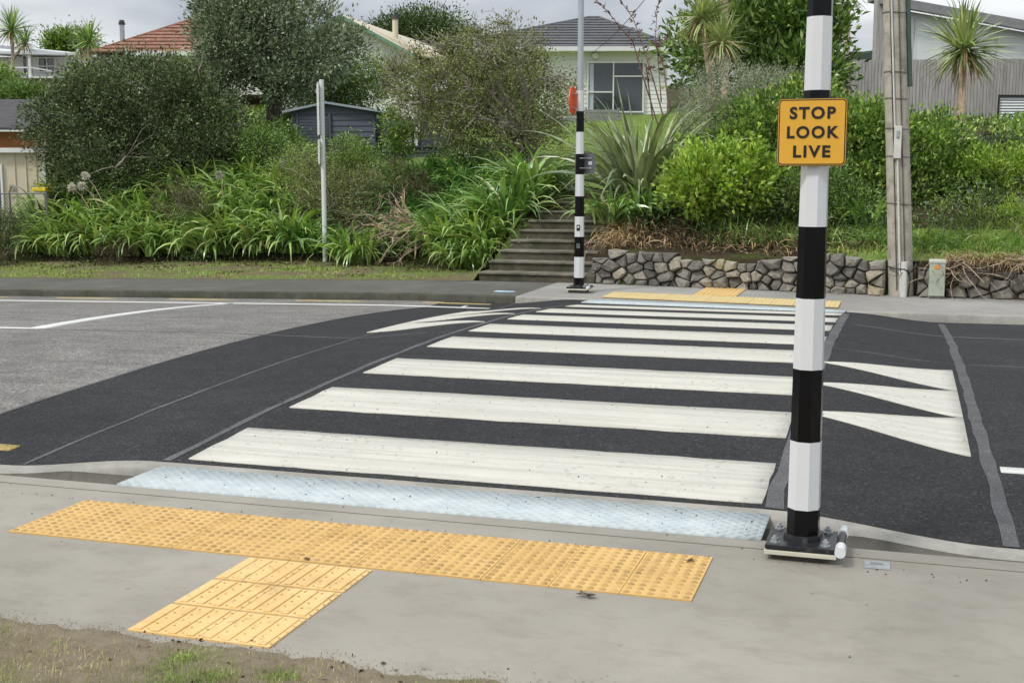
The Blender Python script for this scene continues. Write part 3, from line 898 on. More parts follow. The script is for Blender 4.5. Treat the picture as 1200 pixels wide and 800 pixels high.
for i in range(11):
    for j in range(2):
        x0 = i * fa / 11; x1 = x0 + fa / 11 - .004
        sk = lambda x: fb * x / fa
        y0 = .02 + j * fd / 2; y1 = y0 + fd / 2 - .005
        mbs.prism([(x0, y0 + sk(x0), .01), (x1, y0 + sk(x1), .01), (x1, y1 + sk(x1), .01), (x0, y1 + sk(x0), .01)], (0, 0, .010))
        for u in range(5):
            for w_ in range(6):
                xx = x0 + .03 + .058 * u
                cs.append((xx, y0 + .03 + w_ * .065 + sk(xx)))
ws2 = mbs.build('warning_strip', 'tactile_faded', tf)
domes('blisters', cs, .017, .0045, 'tactile_faded', ws2, .020)
mbs = MB()
for i in range(2):
    for j in range(4):
        x0 = 1.18 + i * .3; y0 = .64 + j * .3
        mbs.box(x0, x0 + .296, y0, y0 + .296, .012, .024)
        for u in range(4):
            mbs.box(x0 + .02 + .07 * u, x0 + .05 + .07 * u, y0 + .01, y0 + .286, .024, .029)
mbs.build('guidance_strip', 'tactile_pale', tf)

# small things on the ground
mb = MB()
mb.box(-.055, .055, -.055, .055, -.01, .006, .002)
o = mb.build('survey_plate', 'galvanised'); o.location = (.675, .71, 0)
tag(o, 'small square metal plate set in the footpath, right of the pole base', 'metal plate')
for y_ in (0, .02):
    q = MB(); q.box(-.03, .025, y_ - .004, y_ + .004, .006, .0068); q.build('engraved_line', 'sign_back', o)
o = tag(patch('paint_mark', [(-4.92, 12.35), (-4.62, 12.35), (-4.62, 12.5), (-4.92, 12.5)], fz, 'paint_blue', .004), 'small pale blue painted mark on the far footpath by the steps', 'paint mark')
rg = np.random.default_rng(11)
def pebbles(name, pts, sizes, label, mat='pebble'):
    ico = np.array([(0, 0, 1), (.9, 0, .2), (.28, .85, .2), (-.72, .52, .2), (-.72, -.52, .2), (.28, -.85, .2), (0, 0, -.4)])
    f = np.array([[0, i, i % 5 + 1] for i in range(1, 6)] + [[6, i % 5 + 1, i] for i in range(1, 6)])
    n = len(pts)
    V = ico[None] * sizes[:, None, None] * rg.uniform(.5, 1.2, (n, 7, 3)) + np.array(pts)[:, None]
    Fc = (f[None] + (np.arange(n) * 7)[:, None, None]).reshape(-1, 3)
    o = np_mesh(name, V.reshape(-1, 3), Fc, mat)
    return tag(o, label, 'gravel', kind='stuff')
n = 260
pa = rg.uniform(-4.5, 2.4, n); pb = rg.uniform(-.95, .93, n)
pb[:160] = rg.uniform(.96, 1.35, 160); pb[160:230] = rg.normal(.62, .02, 70)
pz = np.where((pb > .96), np.where((pa > -3.37) & (pa < .14), .013, -.143), .001)
pa2 = rg.uniform(-5.4, 2, 900); pb2 = rg.uniform(1.5, 9, 900)
pts = np.concatenate([np.stack([pa, pb, pz], 1), np.stack([pa2, pb2, rz(pa2, pb2) + .006], 1)])
pebbles('gravel', pts, np.concatenate([rg.uniform(.002, .007, n), rg.uniform(.002, .008, 900)]), 'tiny dark stones scattered over the footpath, plate and asphalt')
ce = rg.uniform(-3.6, 1.2, 2600); de = np.abs(rg.normal(0, .05, 2600)) - .03
pebbles('soil', np.stack([ce, np.vectorize(vedge)(ce) + de, np.full(2600, .003)], 1), rg.uniform(.001, .004, 2600), 'crumbs of pale soil spilling from the verge onto the near footpath', 'soil_crumb')
lv = clumpy(260, -3.4, 1.2, -2.2, -1.03, 90, .12, rg) if 'clumpy' in globals() else None
# dry leaves
lr = random.Random(2)
for (x_, y_), s_, lb in (((-.45, -.07), .04, 'dry brown leaf lying on the near footpath below the yellow strip'), ((-.13, .50), .03, 'small dead leaf on the right end of the blister strip'), ((-1.75, .02), .022, 'dead leaf scrap where the stem meets the blister strip')):
    mb = MB()
    for k in range(7):
        a_ = lr.uniform(0, 6.28); c_ = Vector((lr.uniform(-.6, .6) * s_, lr.uniform(-.3, .3) * s_, .004 + lr.random() * .006))
        d_ = Vector((math.cos(a_), math.sin(a_), lr.uniform(-.1, .3))) * s_ * .6
        e_ = Vector((-math.sin(a_), math.cos(a_), .1)) * s_ * .25
        mb.face([c_ - d_, c_ + e_, c_ + d_, c_ - e_])
    o = mb.build('dry_leaf', 'leaf_brown'); o.location = (x_, y_, .008)
    tag(o, lb, 'leaf')

# grass on the verges
def grassfield(name, label, pts, L, Wd, mat, r, lean=1.1):
    n = len(pts)
    V, Fc = blades(pts, r.uniform(0, 2 * PI, n), r.uniform(.5, 1.5, n), L * r.uniform(.4, 1.3, n), Wd * r.uniform(.6, 1.2, n), r.uniform(.2, lean, n), 3, r)
    o = np_mesh(name, V, Fc, mat)
    return tag(o, label, 'grass', kind='stuff')
rg2 = np.random.default_rng(21)
ab = clumpy(42000, -3.6, 1.4, -2.4, -1.02, 260, .05, rg2)
gx = np.exp(-((ab[:, 0] + 1.55) / .55) ** 2) + .18 + .6 * (ab[:, 1] < -1.5) * rg2.random(len(ab))
ab = ab[(rg2.random(len(ab)) < gx) & (ab[:, 1] < np.vectorize(vedge)(ab[:, 0]) + .015)]
grassfield('grass', 'short sparse green grass growing in the dirt at the near edge', np.stack([ab[:, 0], ab[:, 1], vz(ab[:, 0], ab[:, 1])], 1), .022, .0022, 'grass_short', rg2)
ab = clumpy(16000, -3.6, 1.4, -2.4, -1.0, 300, .09, rg2)
ab = ab[ab[:, 1] < np.vectorize(vedge)(ab[:, 0]) + .01]
grassfield('grass', 'dry straw coloured grass bits lying on the near dirt', np.stack([ab[:, 0], ab[:, 1], vz(ab[:, 0], ab[:, 1])], 1), .026, .002, 'grass_dry', rg2, .3)
ab = clumpy(26000, -20, -5.7, 13.98, 17.2, 380, .22, rg2)
ab = ab[ab[:, 1] > 13.95]
grassfield('grass', 'trodden grass strip between the far footpath and the strap leaved plants', np.stack([ab[:, 0], ab[:, 1], T(ab[:, 0], ab[:, 1])], 1), .06, .010, 'grass_short', rg2)
ab = clumpy(9000, -20, -5.7, 13.98, 17.2, 200, .25, rg2)
ab = ab[ab[:, 1] > 13.95]
grassfield('grass', 'dry yellow grass patches in the strip beside the far footpath', np.stack([ab[:, 0], ab[:, 1], T(ab[:, 0], ab[:, 1])], 1), .05, .010, 'grass_dry', rg2)
ab = np.stack([rg2.uniform(-15, -4, 40000), rg2.uniform(17.2, 44, 40000)], 1)
ab = ab[(ab[:, 0] > -3.9 - (ab[:, 1] - 17) * .5) & (ab[:, 0] < -4.0)]
grassfield('grass', 'mown lawn sloping up towards the white house', np.stack([ab[:, 0], ab[:, 1], T(ab[:, 0], ab[:, 1]) + .03], 1), .05, .015, 'grass_short', rg2)
ab = clumpy(9000, -.3, 4.3, 13.7, 15.3, 150, .12, rg2)
grassfield('grass', 'unkempt grass on top of the stone wall beside the utility pole', np.stack([ab[:, 0], ab[:, 1], T(ab[:, 0], ab[:, 1]) + .03], 1), .11, .009, 'grass_short', rg2)
tag(leaves('leaf_litter', np.stack([lv[:, 0], lv[:, 1], vz(lv[:, 0], lv[:, 1]) + .004], 1), rg2.normal(size=(len(lv), 3)) * [1, 1, .15], .022, .012, 'leaf_brown', r=rg2), 'small dead leaves scattered on the near dirt verge', 'leaf litter', kind='stuff')
# dead leaf litter at the plants' feet
ab = np.concatenate([clumpy(2600, -17, -5.8, 15.6, 17.3, 120, .25, rg2), clumpy(4500, -3.8, 4.5, 13.6, 15.2, 120, .2, rg2)])
ab = ab[ab[:, 1] > wall_b(ab[:, 0]) + .1]
P_ = np.stack([ab[:, 0], ab[:, 1], T(ab[:, 0], ab[:, 1]) + .03], 1)
tag(leaves('leaf_litter', P_, rg2.normal(size=P_.shape) * [1, 1, .3], .07, .03, 'leaf_brown', r=rg2), 'brown dead leaf litter along the foot of the bank', 'leaf litter', kind='stuff')

# ================================================================ poles, signs, wall, steps
def oct_r(z): return (.1425 - .0163 * z) / 2 / math.cos(PI / 8) * .985
def striped_pole(p, label, edges, top, group):
    root = thing('striped_pole', label, 'pole', p, 0, group)
    for i, (z0, z1) in enumerate(zip(edges, edges[1:])):
        mb = MB(); mb.cyl((0, 0, z0), (0, 0, z1), oct_r(z0), oct_r(z1), 8, PI / 8 - YAW + .22)
        mb.build('white_band' if i % 2 else 'black_band', 'pole_white' if i % 2 else 'pole_black', root)
    mb = MB(); mb.cyl((0, 0, edges[-1]), (0, 0, top), .044, .040, 16); mb.build('upper_tube', 'grey_pole', root, False)
    mb = MB(); mb.box(-.155, .15, -.15, .15, .052, .072, .003)
    mb.cyl((0, 0, .072), (0, 0, .098), .090, .086, 8, PI / 8 - YAW + .22)
    bp = mb.build('base_plate', 'plate_black', root)
    mb = MB(); mb.box(-.158, .155, -.155, .155, .028, .047, .002); mb.build('packer', 'cream_pad', bp)
    mb = MB(); mb.box(-.13, .12, -.12, .12, -.02, .030); mb.build('grout_bed', 'grout', bp)
    for sx_ in (-.115, .105):
        for sy_ in (-.11, .11):
            mb = MB()
            mb.cyl((sx_, sy_, .072), (sx_, sy_, .078), .022, .022, 16)
            mb.cyl((sx_, sy_, .078), (sx_, sy_, .094), .0165, .0165, 6)
            mb.cyl((sx_, sy_, .094), (sx_, sy_, .104), .009, .008, 10)
            mb.build('bolt', 'galvanised', bp)
    mb = MB()
    mb.cyl((.172, -.165, .072), (.172, .165, .072), .017, .017, 14)
    hr = mb.build('hinge_rod', 'plate_black', bp, False)
    for y0, y1 in ((-.19, -.10), (.10, .18)):
        mb = MB(); mb.cyl((.172, y0, .072), (.172, y1, .072), .024, .024, 16)
        mb.build('hinge_sleeve', 'pole_white', hr)
    return root
def rrect(w, h, r, n=5, z=0):
    pts = []
    for cx_, cy_, a0 in ((w / 2 - r, h / 2 - r, 0), (-w / 2 + r, h / 2 - r, PI / 2), (-w / 2 + r, -h / 2 + r, PI), (w / 2 - r, -h / 2 + r, 1.5 * PI)):
        for k in range(n + 1):
            a_ = a0 + PI / 2 * k / n
            pts.append((cx_ + r * math.cos(a_), z, cy_ + r * math.sin(a_)))
    return pts
def text_mesh(name, body, size, mat, parent, p, sx_=1., bold=.0, space=1.15, depth=.0012):
    cu = bpy.data.curves.new(name, 'FONT')
    cu.body = body; cu.size = size; cu.align_x = 'CENTER'; cu.align_y = 'CENTER'
    cu.extrude = depth; cu.offset = bold; cu.space_character = space
    tmp = bpy.data.objects.new('text', cu)
    COL.objects.link(tmp)
    bpy.context.view_layer.update()
    me = bpy.data.meshes.new_from_object(tmp.evaluated_get(bpy.context.evaluated_depsgraph_get()))
    bpy.data.objects.remove(tmp)
    me.transform(Matrix.Rotation(PI / 2, 4, 'X') @ Matrix.Diagonal((sx_, 1, 1, 1)))
    me.materials.clear()
    o = link(name, me, mat, parent)
    o.location = p
    return o
def warning_sign(p, rz_, label, dz):
    """yellow plate facing local -Y"""
    root = thing('warning_sign', label, 'sign', p, rz_)
    w, h = .292, .288
    mb = MB(); mb.prism(rrect(w, h, .02), (0, .003, 0)); pl = mb.build('sign_plate', 'sign_back', root)
    mb = MB(); mb.prism(rrect(w - .001, h - .001, .02, 5, -.0005), (0, -.0008, 0)); mb.build('sign_edge', 'sign_black', pl)
    mb = MB(); mb.prism(rrect(w - .006, h - .006, .018, 5, -.0014), (0, -.0008, 0)); mb.build('yellow_rim', 'sign_yellow', pl)
    mb = MB(); mb.prism(rrect(w - .012, h - .012, .016, 5, -.0023), (0, -.0008, 0)); mb.build('border', 'sign_black', pl)
    mb = MB(); mb.prism(rrect(w - .021, h - .021, .013, 5, -.0032), (0, -.0008, 0)); face = mb.build('yellow_face', 'sign_yellow', pl)
    for k, (wd, sx_) in enumerate((('STOP', 1.), ('LOOK', .98), ('LIVE', 1.04))):
        text_mesh('lettering', wd, .068, 'sign_black', face, (0, -.0052, .079 - k * .0815), sx_ * 1.03, .0022, 1.22)
    for z_ in (-.07, .07):
        mb = MB(); mb.box(-.10, .10, .003, .014, z_ - .012, z_ + .012, .001)
        mb.cyl((-.075, .014, z_), (-.075, .024, z_), .007, .007, 6); mb.cyl((.075, .014, z_), (.075, .024, z_), .007, .007, 6)
        mb.build('bracket', 'galvanised', root)
        mb = MB()
        ring = [(.066 * math.cos(a_), dz + .066 * math.sin(a_), z_) for a_ in np.linspace(0, 2 * PI, 17)]
        mb.tube(ring, .006, 6); mb.build('clamp_band', 'steel_band', root)
    return root
NP = (.347, .80, 0)
striped_pole(NP, 'black and white banded crossing pole on the near footpath, carrying the yellow sign', [.072, .215, .525, .85, 1.165, 1.48, 1.775, 2.065, 2.375, 2.69, 2.85, 3.0], 4.6, 'banded crossing poles')
warning_sign((.335, .80 - .082, 1.885), 0, 'yellow sign with black words STOP LOOK LIVE on the near pole', .082)
FP = (-3.695, 12.6, .02)
striped_pole(FP, 'black and white banded crossing pole standing at the foot of the steps', [.072, .20, .50, .79, 1.08, 1.37, 1.68, 1.97, 2.28, 2.57, 2.86], 5.0, 'banded crossing poles')
# its packed concrete plinth
mb = MB(); mb.box(-.11, .11, -.11, .11, -.03, .045, .01); o = mb.build('pole_plinth', 'kerb_concrete'); o.location = (-3.695, 12.6, .005)
tag(o, 'small pale concrete block under the far banded pole', 'plinth')
for q in [c for c in COL.objects if c.name.startswith('striped_pole')][-1:]:
    q.location.z = .022
warning_sign((-3.64, 12.68, 1.86), PI, 'back of the grey sign plate clamped to the far banded pole', .085)
mb = MB()
mb.prism([(.07, -.001, -.02), (.125, -.001, -.02), (.125, -.001, .025), (.07, -.001, .025)], (0, -.002, 0))
sg = [c for c in COL.objects if c.name.startswith('warning_sign')][-1]
o = mb.build('sticker', 'sticker_white', sg); o.rotation_euler = (0, 0, PI); o.location = (.02, .006, .0)
mb = MB(); mb.prism([(-.13, 0, -.0), (-.105, 0, -.0), (-.105, 0, .03), (-.13, 0, .03)], (0, -.002, 0))
o = mb.build('sticker', 'sticker_yellow', sg); o.rotation_euler = (0, 0, PI); o.location = (0, .006, 0)
# small label and button on the far pole
poleo = [c for c in COL.objects if c.name.startswith('striped_pole')][-1]
for z_, mt, w_, h_ in ((.92, 'sign_black', .05, .085), (.66, 'sign_back', .05, .07)):
    mb = MB(); mb.prism(rrect(w_, h_, .008, 3, -.068), (0, .01, 0), 0)
    if z_ > .8: pass
    o = mb.build('control_box', mt, poleo); o.location = (-.0, 0, z_)
    mb = MB(); mb.prism(rrect(w_ * .5, h_ * .28, .004, 3, -.0695), (0, .001, 0), 0); q = mb.build('marking', 'sticker_white' if z_ > .8 else 'grout', o); q.location = (0, 0, .012)
# orange disc
root = thing('orange_disc', 'orange round crossing disc on the far banded pole, seen nearly edge on', 'sign', (-3.79, 12.56, 2.74), R(90))
mb = MB(); mb.cyl((0, 0, 0), (0, .012, 0), .205, .205, 40); mb.build('disc_plate', 'orange_disc', root)
mb = MB(); mb.cyl((0, -.003, 0), (0, .0, 0), .20, .20, 40); mb.build('disc_face', 'orange_disc', root)
for z_ in (-.1, .1):
    mb = MB(); mb.box(-.03, .03, -.06, -.003, z_ - .01, z_ + .01); mb.build('bracket', 'galvanised', root)

# white sign post seen edge on
px_, py_ = -9.84, 16.93
zb = float(T(px_, py_))
root = thing('sign_post', 'slim white post carrying two sign plates seen from the side', 'post', (px_, py_, zb))
mb = MB(); mb.cyl((0, 0, -.1), (0, 0, 3.46), .044, .044, 16); mb.build('post', 'white_post', root, False)
mb = MB(); mb.cyl((0, 0, 3.46), (0, 0, 3.475), .047, .042, 16); mb.build('post_cap', 'white_post', root)
ang = math.atan2(py_ - CY, px_ - CX)      # plates lie almost along the line of sight
for zc_, hh, ww_, nm in ((2.93, .98, .62, 'upper'), (2.13, .46, .5, 'lower')):
    mb = MB(); mb.box(-ww_ / 2, ww_ / 2, -.006, .006, -hh / 2, hh / 2, .003)
    o = mb.build('sign_plate', 'sticker_white', root); o.location = (-.075, -.02, zc_); o.rotation_euler = (0, 0, ang + R(3))
    for zz_ in (-hh * .3, hh * .3):
        q = MB(); q.box(-.02, .02, -.05, .0, zz_ - .015, zz_ + .015); q.build('bracket', 'galvanised', o)
# mulch of dug soil at its foot
tag(pebbles('soil', np.stack([rg.normal(px_, .28, 500), rg.normal(py_ - .1, .22, 500), np.full(500, zb + .01)], 1), rg.uniform(.01, .035, 500), 'patch of dug brown soil round the foot of the white post', 'leaf_brown'), None, 'soil')

# utility pole
ub = (.775, 13.45, .0)
root = thing('utility_pole', 'tall weathered utility pole with conduits, leaning slightly left', 'utility pole', ub)
lean = -.062
def UP(x, y, z): return (x + lean * z, y, z)
mb = MB()
n_ = 22
for i in range(14):
    z0, z1 = -.3 + i * .62, -.3 + (i + 1) * .62
    mb.cyl(UP(0, 0, z0), UP(0, 0, z1), .172 - .0052 * z0, .172 - .0052 * z1, n_)
shaft = mb.build('shaft', 'utility_timber', root)
mb = MB()
for sx_ in (-.055, .06):
    mb.prism([UP(sx_ - .006, -.178, .1), UP(sx_ + .006, -.178, .1), UP(sx_ + .006, -.135, 8), UP(sx_ - .006, -.135, 8)], (0, .03, 0))
mb.build('drying_crack', 'bark', root)
mb = MB(); mb.tube([UP(-.01, -.205, .05), UP(-.005, -.2, 1.9)], .013, 8); mb.tube([UP(-.03, -.18, 2.35), UP(-.045, -.17, 6)], .012, 8); mb.build('conduit', 'conduit_white', root)
mb = MB(); mb.box(-.05, .05, -.235, -.17, 1.92, 2.36, .008); o = mb.build('junction_box', 'conduit_white', root); o.location.x = lean * 2.1
mb = MB(); mb.box(-.02, .02, -.25, -.235, 2.2, 2.30, .003); o2 = mb.build('latch', 'galvanised', o)
mb = MB(); mb.cyl((.03, -.215, 0), (.025, -.215, .50), .045, .045, 12); mb.build('cable_guard', 'conduit_white', root)
mb = MB(); mb.tube([UP(.185, -.02, 2.9), UP(.175, -.02, 6)], .032, 10); mb.build('green_conduit', 'conduit_green', root)
for z_ in (1.3, 1.95, 2.33, 2.74, 3.1, 3.9):
    mb = MB(); r_ = .176 - .0052 * z_
    mb.tube([UP(r_ * math.cos(a_), r_ * 1.03 * math.sin(a_), z_ + .008 * math.sin(a_ * 2)) for a_ in np.linspace(0, 2 * PI, 25)], .0065, 5); mb.build('steel_band', 'steel_band', root)
mb = MB(); mb.tube([(-.19, -.1, .42), (-.1, -.2, .40), (.03, -.262, .40), (.1, -.22, .34), (.17, -.14, .44), (.19, -.02, .46)], .010, 6)
mb.tube([(.06, -.24, .39), (.11, -.2, .28), (.10, -.19, .12), (.09, -.18, 0)], .010, 6); mb.build('black_strap', 'cable_black', root)

# green pillar box
pb_ = (1.235, 13.20, 0)
root = thing('cable_pillar', 'squat pale green utility pillar beside the utility pole', 'cable pillar', pb_)
mb = MB(); mb.box(-.105, .105, -.09, .09, -.02, .50, .012); mb.build('body', 'pillar_green', root)
mb = MB(); mb.box(-.115, .115, -.10, .10, .49, .545, .02); mb.build('lid', 'pillar_lid', root)
mb = MB(); mb.box(-.1, .1, -.093, -.089, -.01, .05, .001); mb.build('plinth', 'grout', root)
mb = MB(); mb.box(-.04, .03, -.0945, -.0905, .415, .47); lb = mb.build('label', 'label_orange', root)
mb = MB(); mb.box(-.036, -.026, -.0955, -.0945, .42, .455); mb.box(-.008, .002, -.0955, -.0945, .42, .455); mb.box(-.03, -.014, -.0955, -.0945, .425, .432); mb.box(.014, .024, -.0955, -.0945, .43, .455); mb.build('marking', 'sign_yellow', lb)

# dry stone wall from interlocking irregular stones
def clip(poly, p, n):
    out = []
    for i in range(len(poly)):
        a_, b_ = poly[i], poly[(i + 1) % len(poly)]
        da, db = (a_[0] - p[0]) * n[0] + (a_[1] - p[1]) * n[1], (b_[0] - p[0]) * n[0] + (b_[1] - p[1]) * n[1]
        if da <= 0: out.append(a_)
        if (da < 0 < db) or (db < 0 < da):
            t_ = da / (da - db); out.append((a_[0] + (b_[0] - a_[0]) * t_, a_[1] + (b_[1] - a_[1]) * t_))
    return out
def stone_cells(Lw, Hf, step, r):
    seeds = []
    x = 0
    rows = 3.4
    while x < Lw:
        h = Hf(x)
        y = r.uniform(0, .12)
        while y < h + .03:
            seeds.append((x + r.uniform(-.08, .08), y + r.uniform(-.05, .05)))
            y += step * r.uniform(.45, 1.05)
        x += step * r.uniform(.65, 1.1)
    cells = []
    for i, s_ in enumerate(seeds):
        poly = [(max(0, s_[0] - .3), 0), (min(Lw, s_[0] + .3), 0), (min(Lw, s_[0] + .3), Hf(s_[0]) + r.uniform(-.03, .05)), (max(0, s_[0] - .3), Hf(s_[0]) + r.uniform(-.03, .05))]
        for j, q in enumerate(seeds):
            if i == j: continue
            d = ((q[0] - s_[0]), (q[1] - s_[1]) * 1.35)
            if d[0] ** 2 + d[1] ** 2 > .6: continue
            mid = ((q[0] + s_[0]) / 2, (q[1] + s_[1]) / 2)
            poly = clip(poly, mid, (q[0] - s_[0], (q[1] - s_[1]) * 1.8))
            if len(poly) < 3: break
        if len(poly) >= 3:
            cells.append(poly)
    return cells
def stone_mesh(cells, P0, P1, r, depth=.22, drop=0.):
    bm = bmesh.new()
    P0 = Vector(P0); P1 = Vector(P1)
    u = (P1 - P0); Lw = u.length; u.normalize(); nrm = Vector((u.y, -u.x, 0))
    for poly in cells:
        if r.random() < drop: continue
        cx_ = sum(p_[0] for p_ in poly) / len(poly); cy_ = sum(p_[1] for p_ in poly) / len(poly)
        dense = []
        for i in range(len(poly)):
            a_, b_ = poly[i], poly[(i + 1) % len(poly)]
            dense.append(a_)
            if math.hypot(a_[0] - b_[0], a_[1] - b_[1]) > .11:
                dense.append(((a_[0] + b_[0]) / 2 + r.uniform(-.008, .008), (a_[1] + b_[1]) / 2 + r.uniform(-.008, .008)))
        if len(dense) < 3: continue
        k = len(dense)
        rad = max(math.hypot(p_[0] - cx_, p_[1] - cy_) for p_ in dense)
        if rad < .035: continue
        out = r.uniform(-.02, .07)
        tx, ty = r.uniform(-.45, .45), r.uniform(-.5, .25)
        rings = []
        for sc_, dp in ((.99, -.16), (1.01, -.04), (.96, .01), (.72, .05)):
            ring = []
            for (x_, y_) in dense:
                # blunt the corners
                f_ = sc_ * (1 - .13 * (math.hypot(x_ - cx_, y_ - cy_) / rad) ** 3)
                X = cx_ + (x_ - cx_) * f_; Y = cy_ + (y_ - cy_) * f_
                j_ = 0 if dp < -.1 else r.uniform(-.014, .014)
                d_ = out + dp * (rad / .14) ** .5 + (tx * (X - cx_) + ty * (Y - cy_)) * (dp > -.1) + j_
                ring.append(bm.verts.new(P0 + u * (X + j_ * .5) + nrm * d_ + Vector((0, 0, max(Y + j_ * .5, -.02)))))
            rings.append(ring)
        for a_, b_ in zip(rings, rings[1:]):
            for i in range(k):
                bm.faces.new((a_[i], a_[(i + 1) % k], b_[(i + 1) % k], b_[i]))
        c_ = bm.verts.new(P0 + u * cx_ + nrm * (out + .055 * (rad / .14) ** .5 + r.uniform(-.01, .012)) + Vector((0, 0, cy_)))
        for i in range(k):
            bm.faces.new((rings[-1][i], rings[-1][(i + 1) % k], c_))
        bm.faces.new(rings[0][::-1])
    return bm
rw = random.Random(12)
W0, W1 = Vector((-3.86, 14.10, 0)), Vector((.56, 13.42, 0))
Lw = (W1 - W0).length
root = thing('stone_wall', 'low dry stone wall of grey rocks from the steps to the utility pole', 'stone wall', W0)
cells = stone_cells(Lw, lambda x: .46 + .05 * math.sin(x * 2.2) + .03 * math.sin(x * 7) + (.04 if x > 3.5 else 0) - .14 * max(0, 1 - x / .35), .205, rw)
bm = stone_mesh(cells, (0, 0, 0), W1 - W0, rw)
mb = MB(); mb.bm.free(); mb.bm = bm; mb.build('stones', 'rock', root)
mb = MB(); v = (W1 - W0).normalized(); nb_ = Vector((-v.y, v.x, 0))
mb.prism([tuple(nb_ * .03), tuple(v * Lw + nb_ * .03), tuple(v * Lw + nb_ * .45), tuple(nb_ * .45)], (0, 0, .46)); mb.build('earth_core', 'bank_soil', root)
W2, W3 = Vector((.98, 13.38, 0)), Vector((4.8, 13.25, 0))
Lw = (W3 - W2).length
root = thing('stone_wall', 'tumbled rock wall half buried in soil and roots, right of the utility pole', 'stone wall', W2)
cells = stone_cells(Lw, lambda x: .36 + .07 * math.sin(x * 1.7 + 1) + .04 * math.sin(x * 6), .25, rw)
bm = stone_mesh(cells, (0, 0, 0), W3 - W2, rw, drop=.05)
mb = MB(); mb.bm.free(); mb.bm = bm; mb.build('stones', 'rock', root)
mb = MB(); v = (W3 - W2).normalized(); nb_ = Vector((-v.y, v.x, 0))
mb.prism([tuple(nb_ * .10), tuple(v * Lw + nb_ * .10), tuple(v * Lw + nb_ * .5), tuple(nb_ * .5)], (0, 0, .50)); mb.build('earth_core', 'bank_soil', root)

# concrete steps
root = thing('garden_steps', 'flight of eight mossy concrete steps climbing beside the strap leaved plants', 'steps', (-5.72, 14.0, 0))
fr, tr_ = MB(), MB()
for i in range(8):
    y0 = i * .40
    x1 = 1.78; x0_ = (0, .04, .1, .16, .2, .24, .27, .3)[i]
    fr.box(x0_ + .01, x1, y0 + .03, y0 + .62, i * .152 - .12, i * .152 + .118)
    tr_.box(x0_, x1 + .0, y0, y0 + .46, i * .152 + .119, i * .152 + .152, .008)
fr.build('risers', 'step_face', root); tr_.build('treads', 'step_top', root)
mb = MB(); mb.prism([(1.78, -.02, -.1), (1.92, -.02, -.1), (1.92, 3.5, -.1), (1.78, 3.5, -.1)], (0, 0, .3)); 
mb.bm.free(); mb.bm = bmesh.new()
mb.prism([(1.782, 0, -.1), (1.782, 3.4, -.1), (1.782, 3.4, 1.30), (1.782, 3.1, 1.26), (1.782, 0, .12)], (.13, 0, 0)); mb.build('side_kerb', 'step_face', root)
mb = MB(); mb.prism([(.0, .5, -.1), (.0, 3.4, -.1), (.0, 3.4, 1.28), (.0, .9, .34)], (.31, 0, 0)); mb.build('soil_edge', 'bank_soil', root)

# ================================================================ houses and sheds (far things first)
def base_at(px, py, D):
    p = at(px, py, D); return (p.x, p.y, p.z)
class HB:
    """house builder: local frame in pixels of the view at distance D, x right, z up from (px0, py0)"""
    def __init__(s, name, label, cat, px0, py0, D, rz=0, group=None):
        s.s = D / F; s.root = thing(name, label, cat, base_at(px0, py0, D), YAW + rz, group); s.px, s.py = px0, py0
    def X(s, px): return (px - s.px) * s.s
    def Z(s, py): return (s.py - py) * s.s
    def box(s, name, mat, px0, px1, py0, py1, y0, y1, parent=None, bev=0):
        mb = MB(); mb.box(s.X(px0), s.X(px1), y0, y1, s.Z(py1), s.Z(py0), bev)
        return mb.build(name, mat, parent or s.root)
    def poly(s, name, mat, pts, vec, parent=None):
        mb = MB(); mb.prism([(s.X(a), y, s.Z(b)) for a, y, b in pts], vec)
        return mb.build(name, mat, parent or s.root)
def tiles(name, mat, root, e0, e1, r0, r1, n, lift=.05):
    """tiled roof plane from eave e0-e1 up to ridge r0-r1 as overlapping courses"""
    e0, e1, r0, r1 = map(Vector, (e0, e1, r0, r1))
    nrm = (e1 - e0).cross(r0 - e0 if (r0 - e0).length > .01 else r1 - e0).normalized()
    if nrm.z < 0: nrm = -nrm
    mb = MB()
    for i in range(n):
        t0, t1 = i / n, (i + 1.15) / n
        t1 = min(t1, 1)
        a, b = e0.lerp(r0, t0) + nrm * lift, e1.lerp(r1, t0) + nrm * lift
        c, d = e1.lerp(r1, t1) + nrm * .005, e0.lerp(r0, t1) + nrm * .005
        mb.face([a, b, c, d]) if (c - d).length > .02 else mb.face([a, b, c])
        mb.face([e0.lerp(r0, t0) - nrm * .01, e1.lerp(r1, t0) - nrm * .01, b, a])
    return mb.build(name, mat, root)
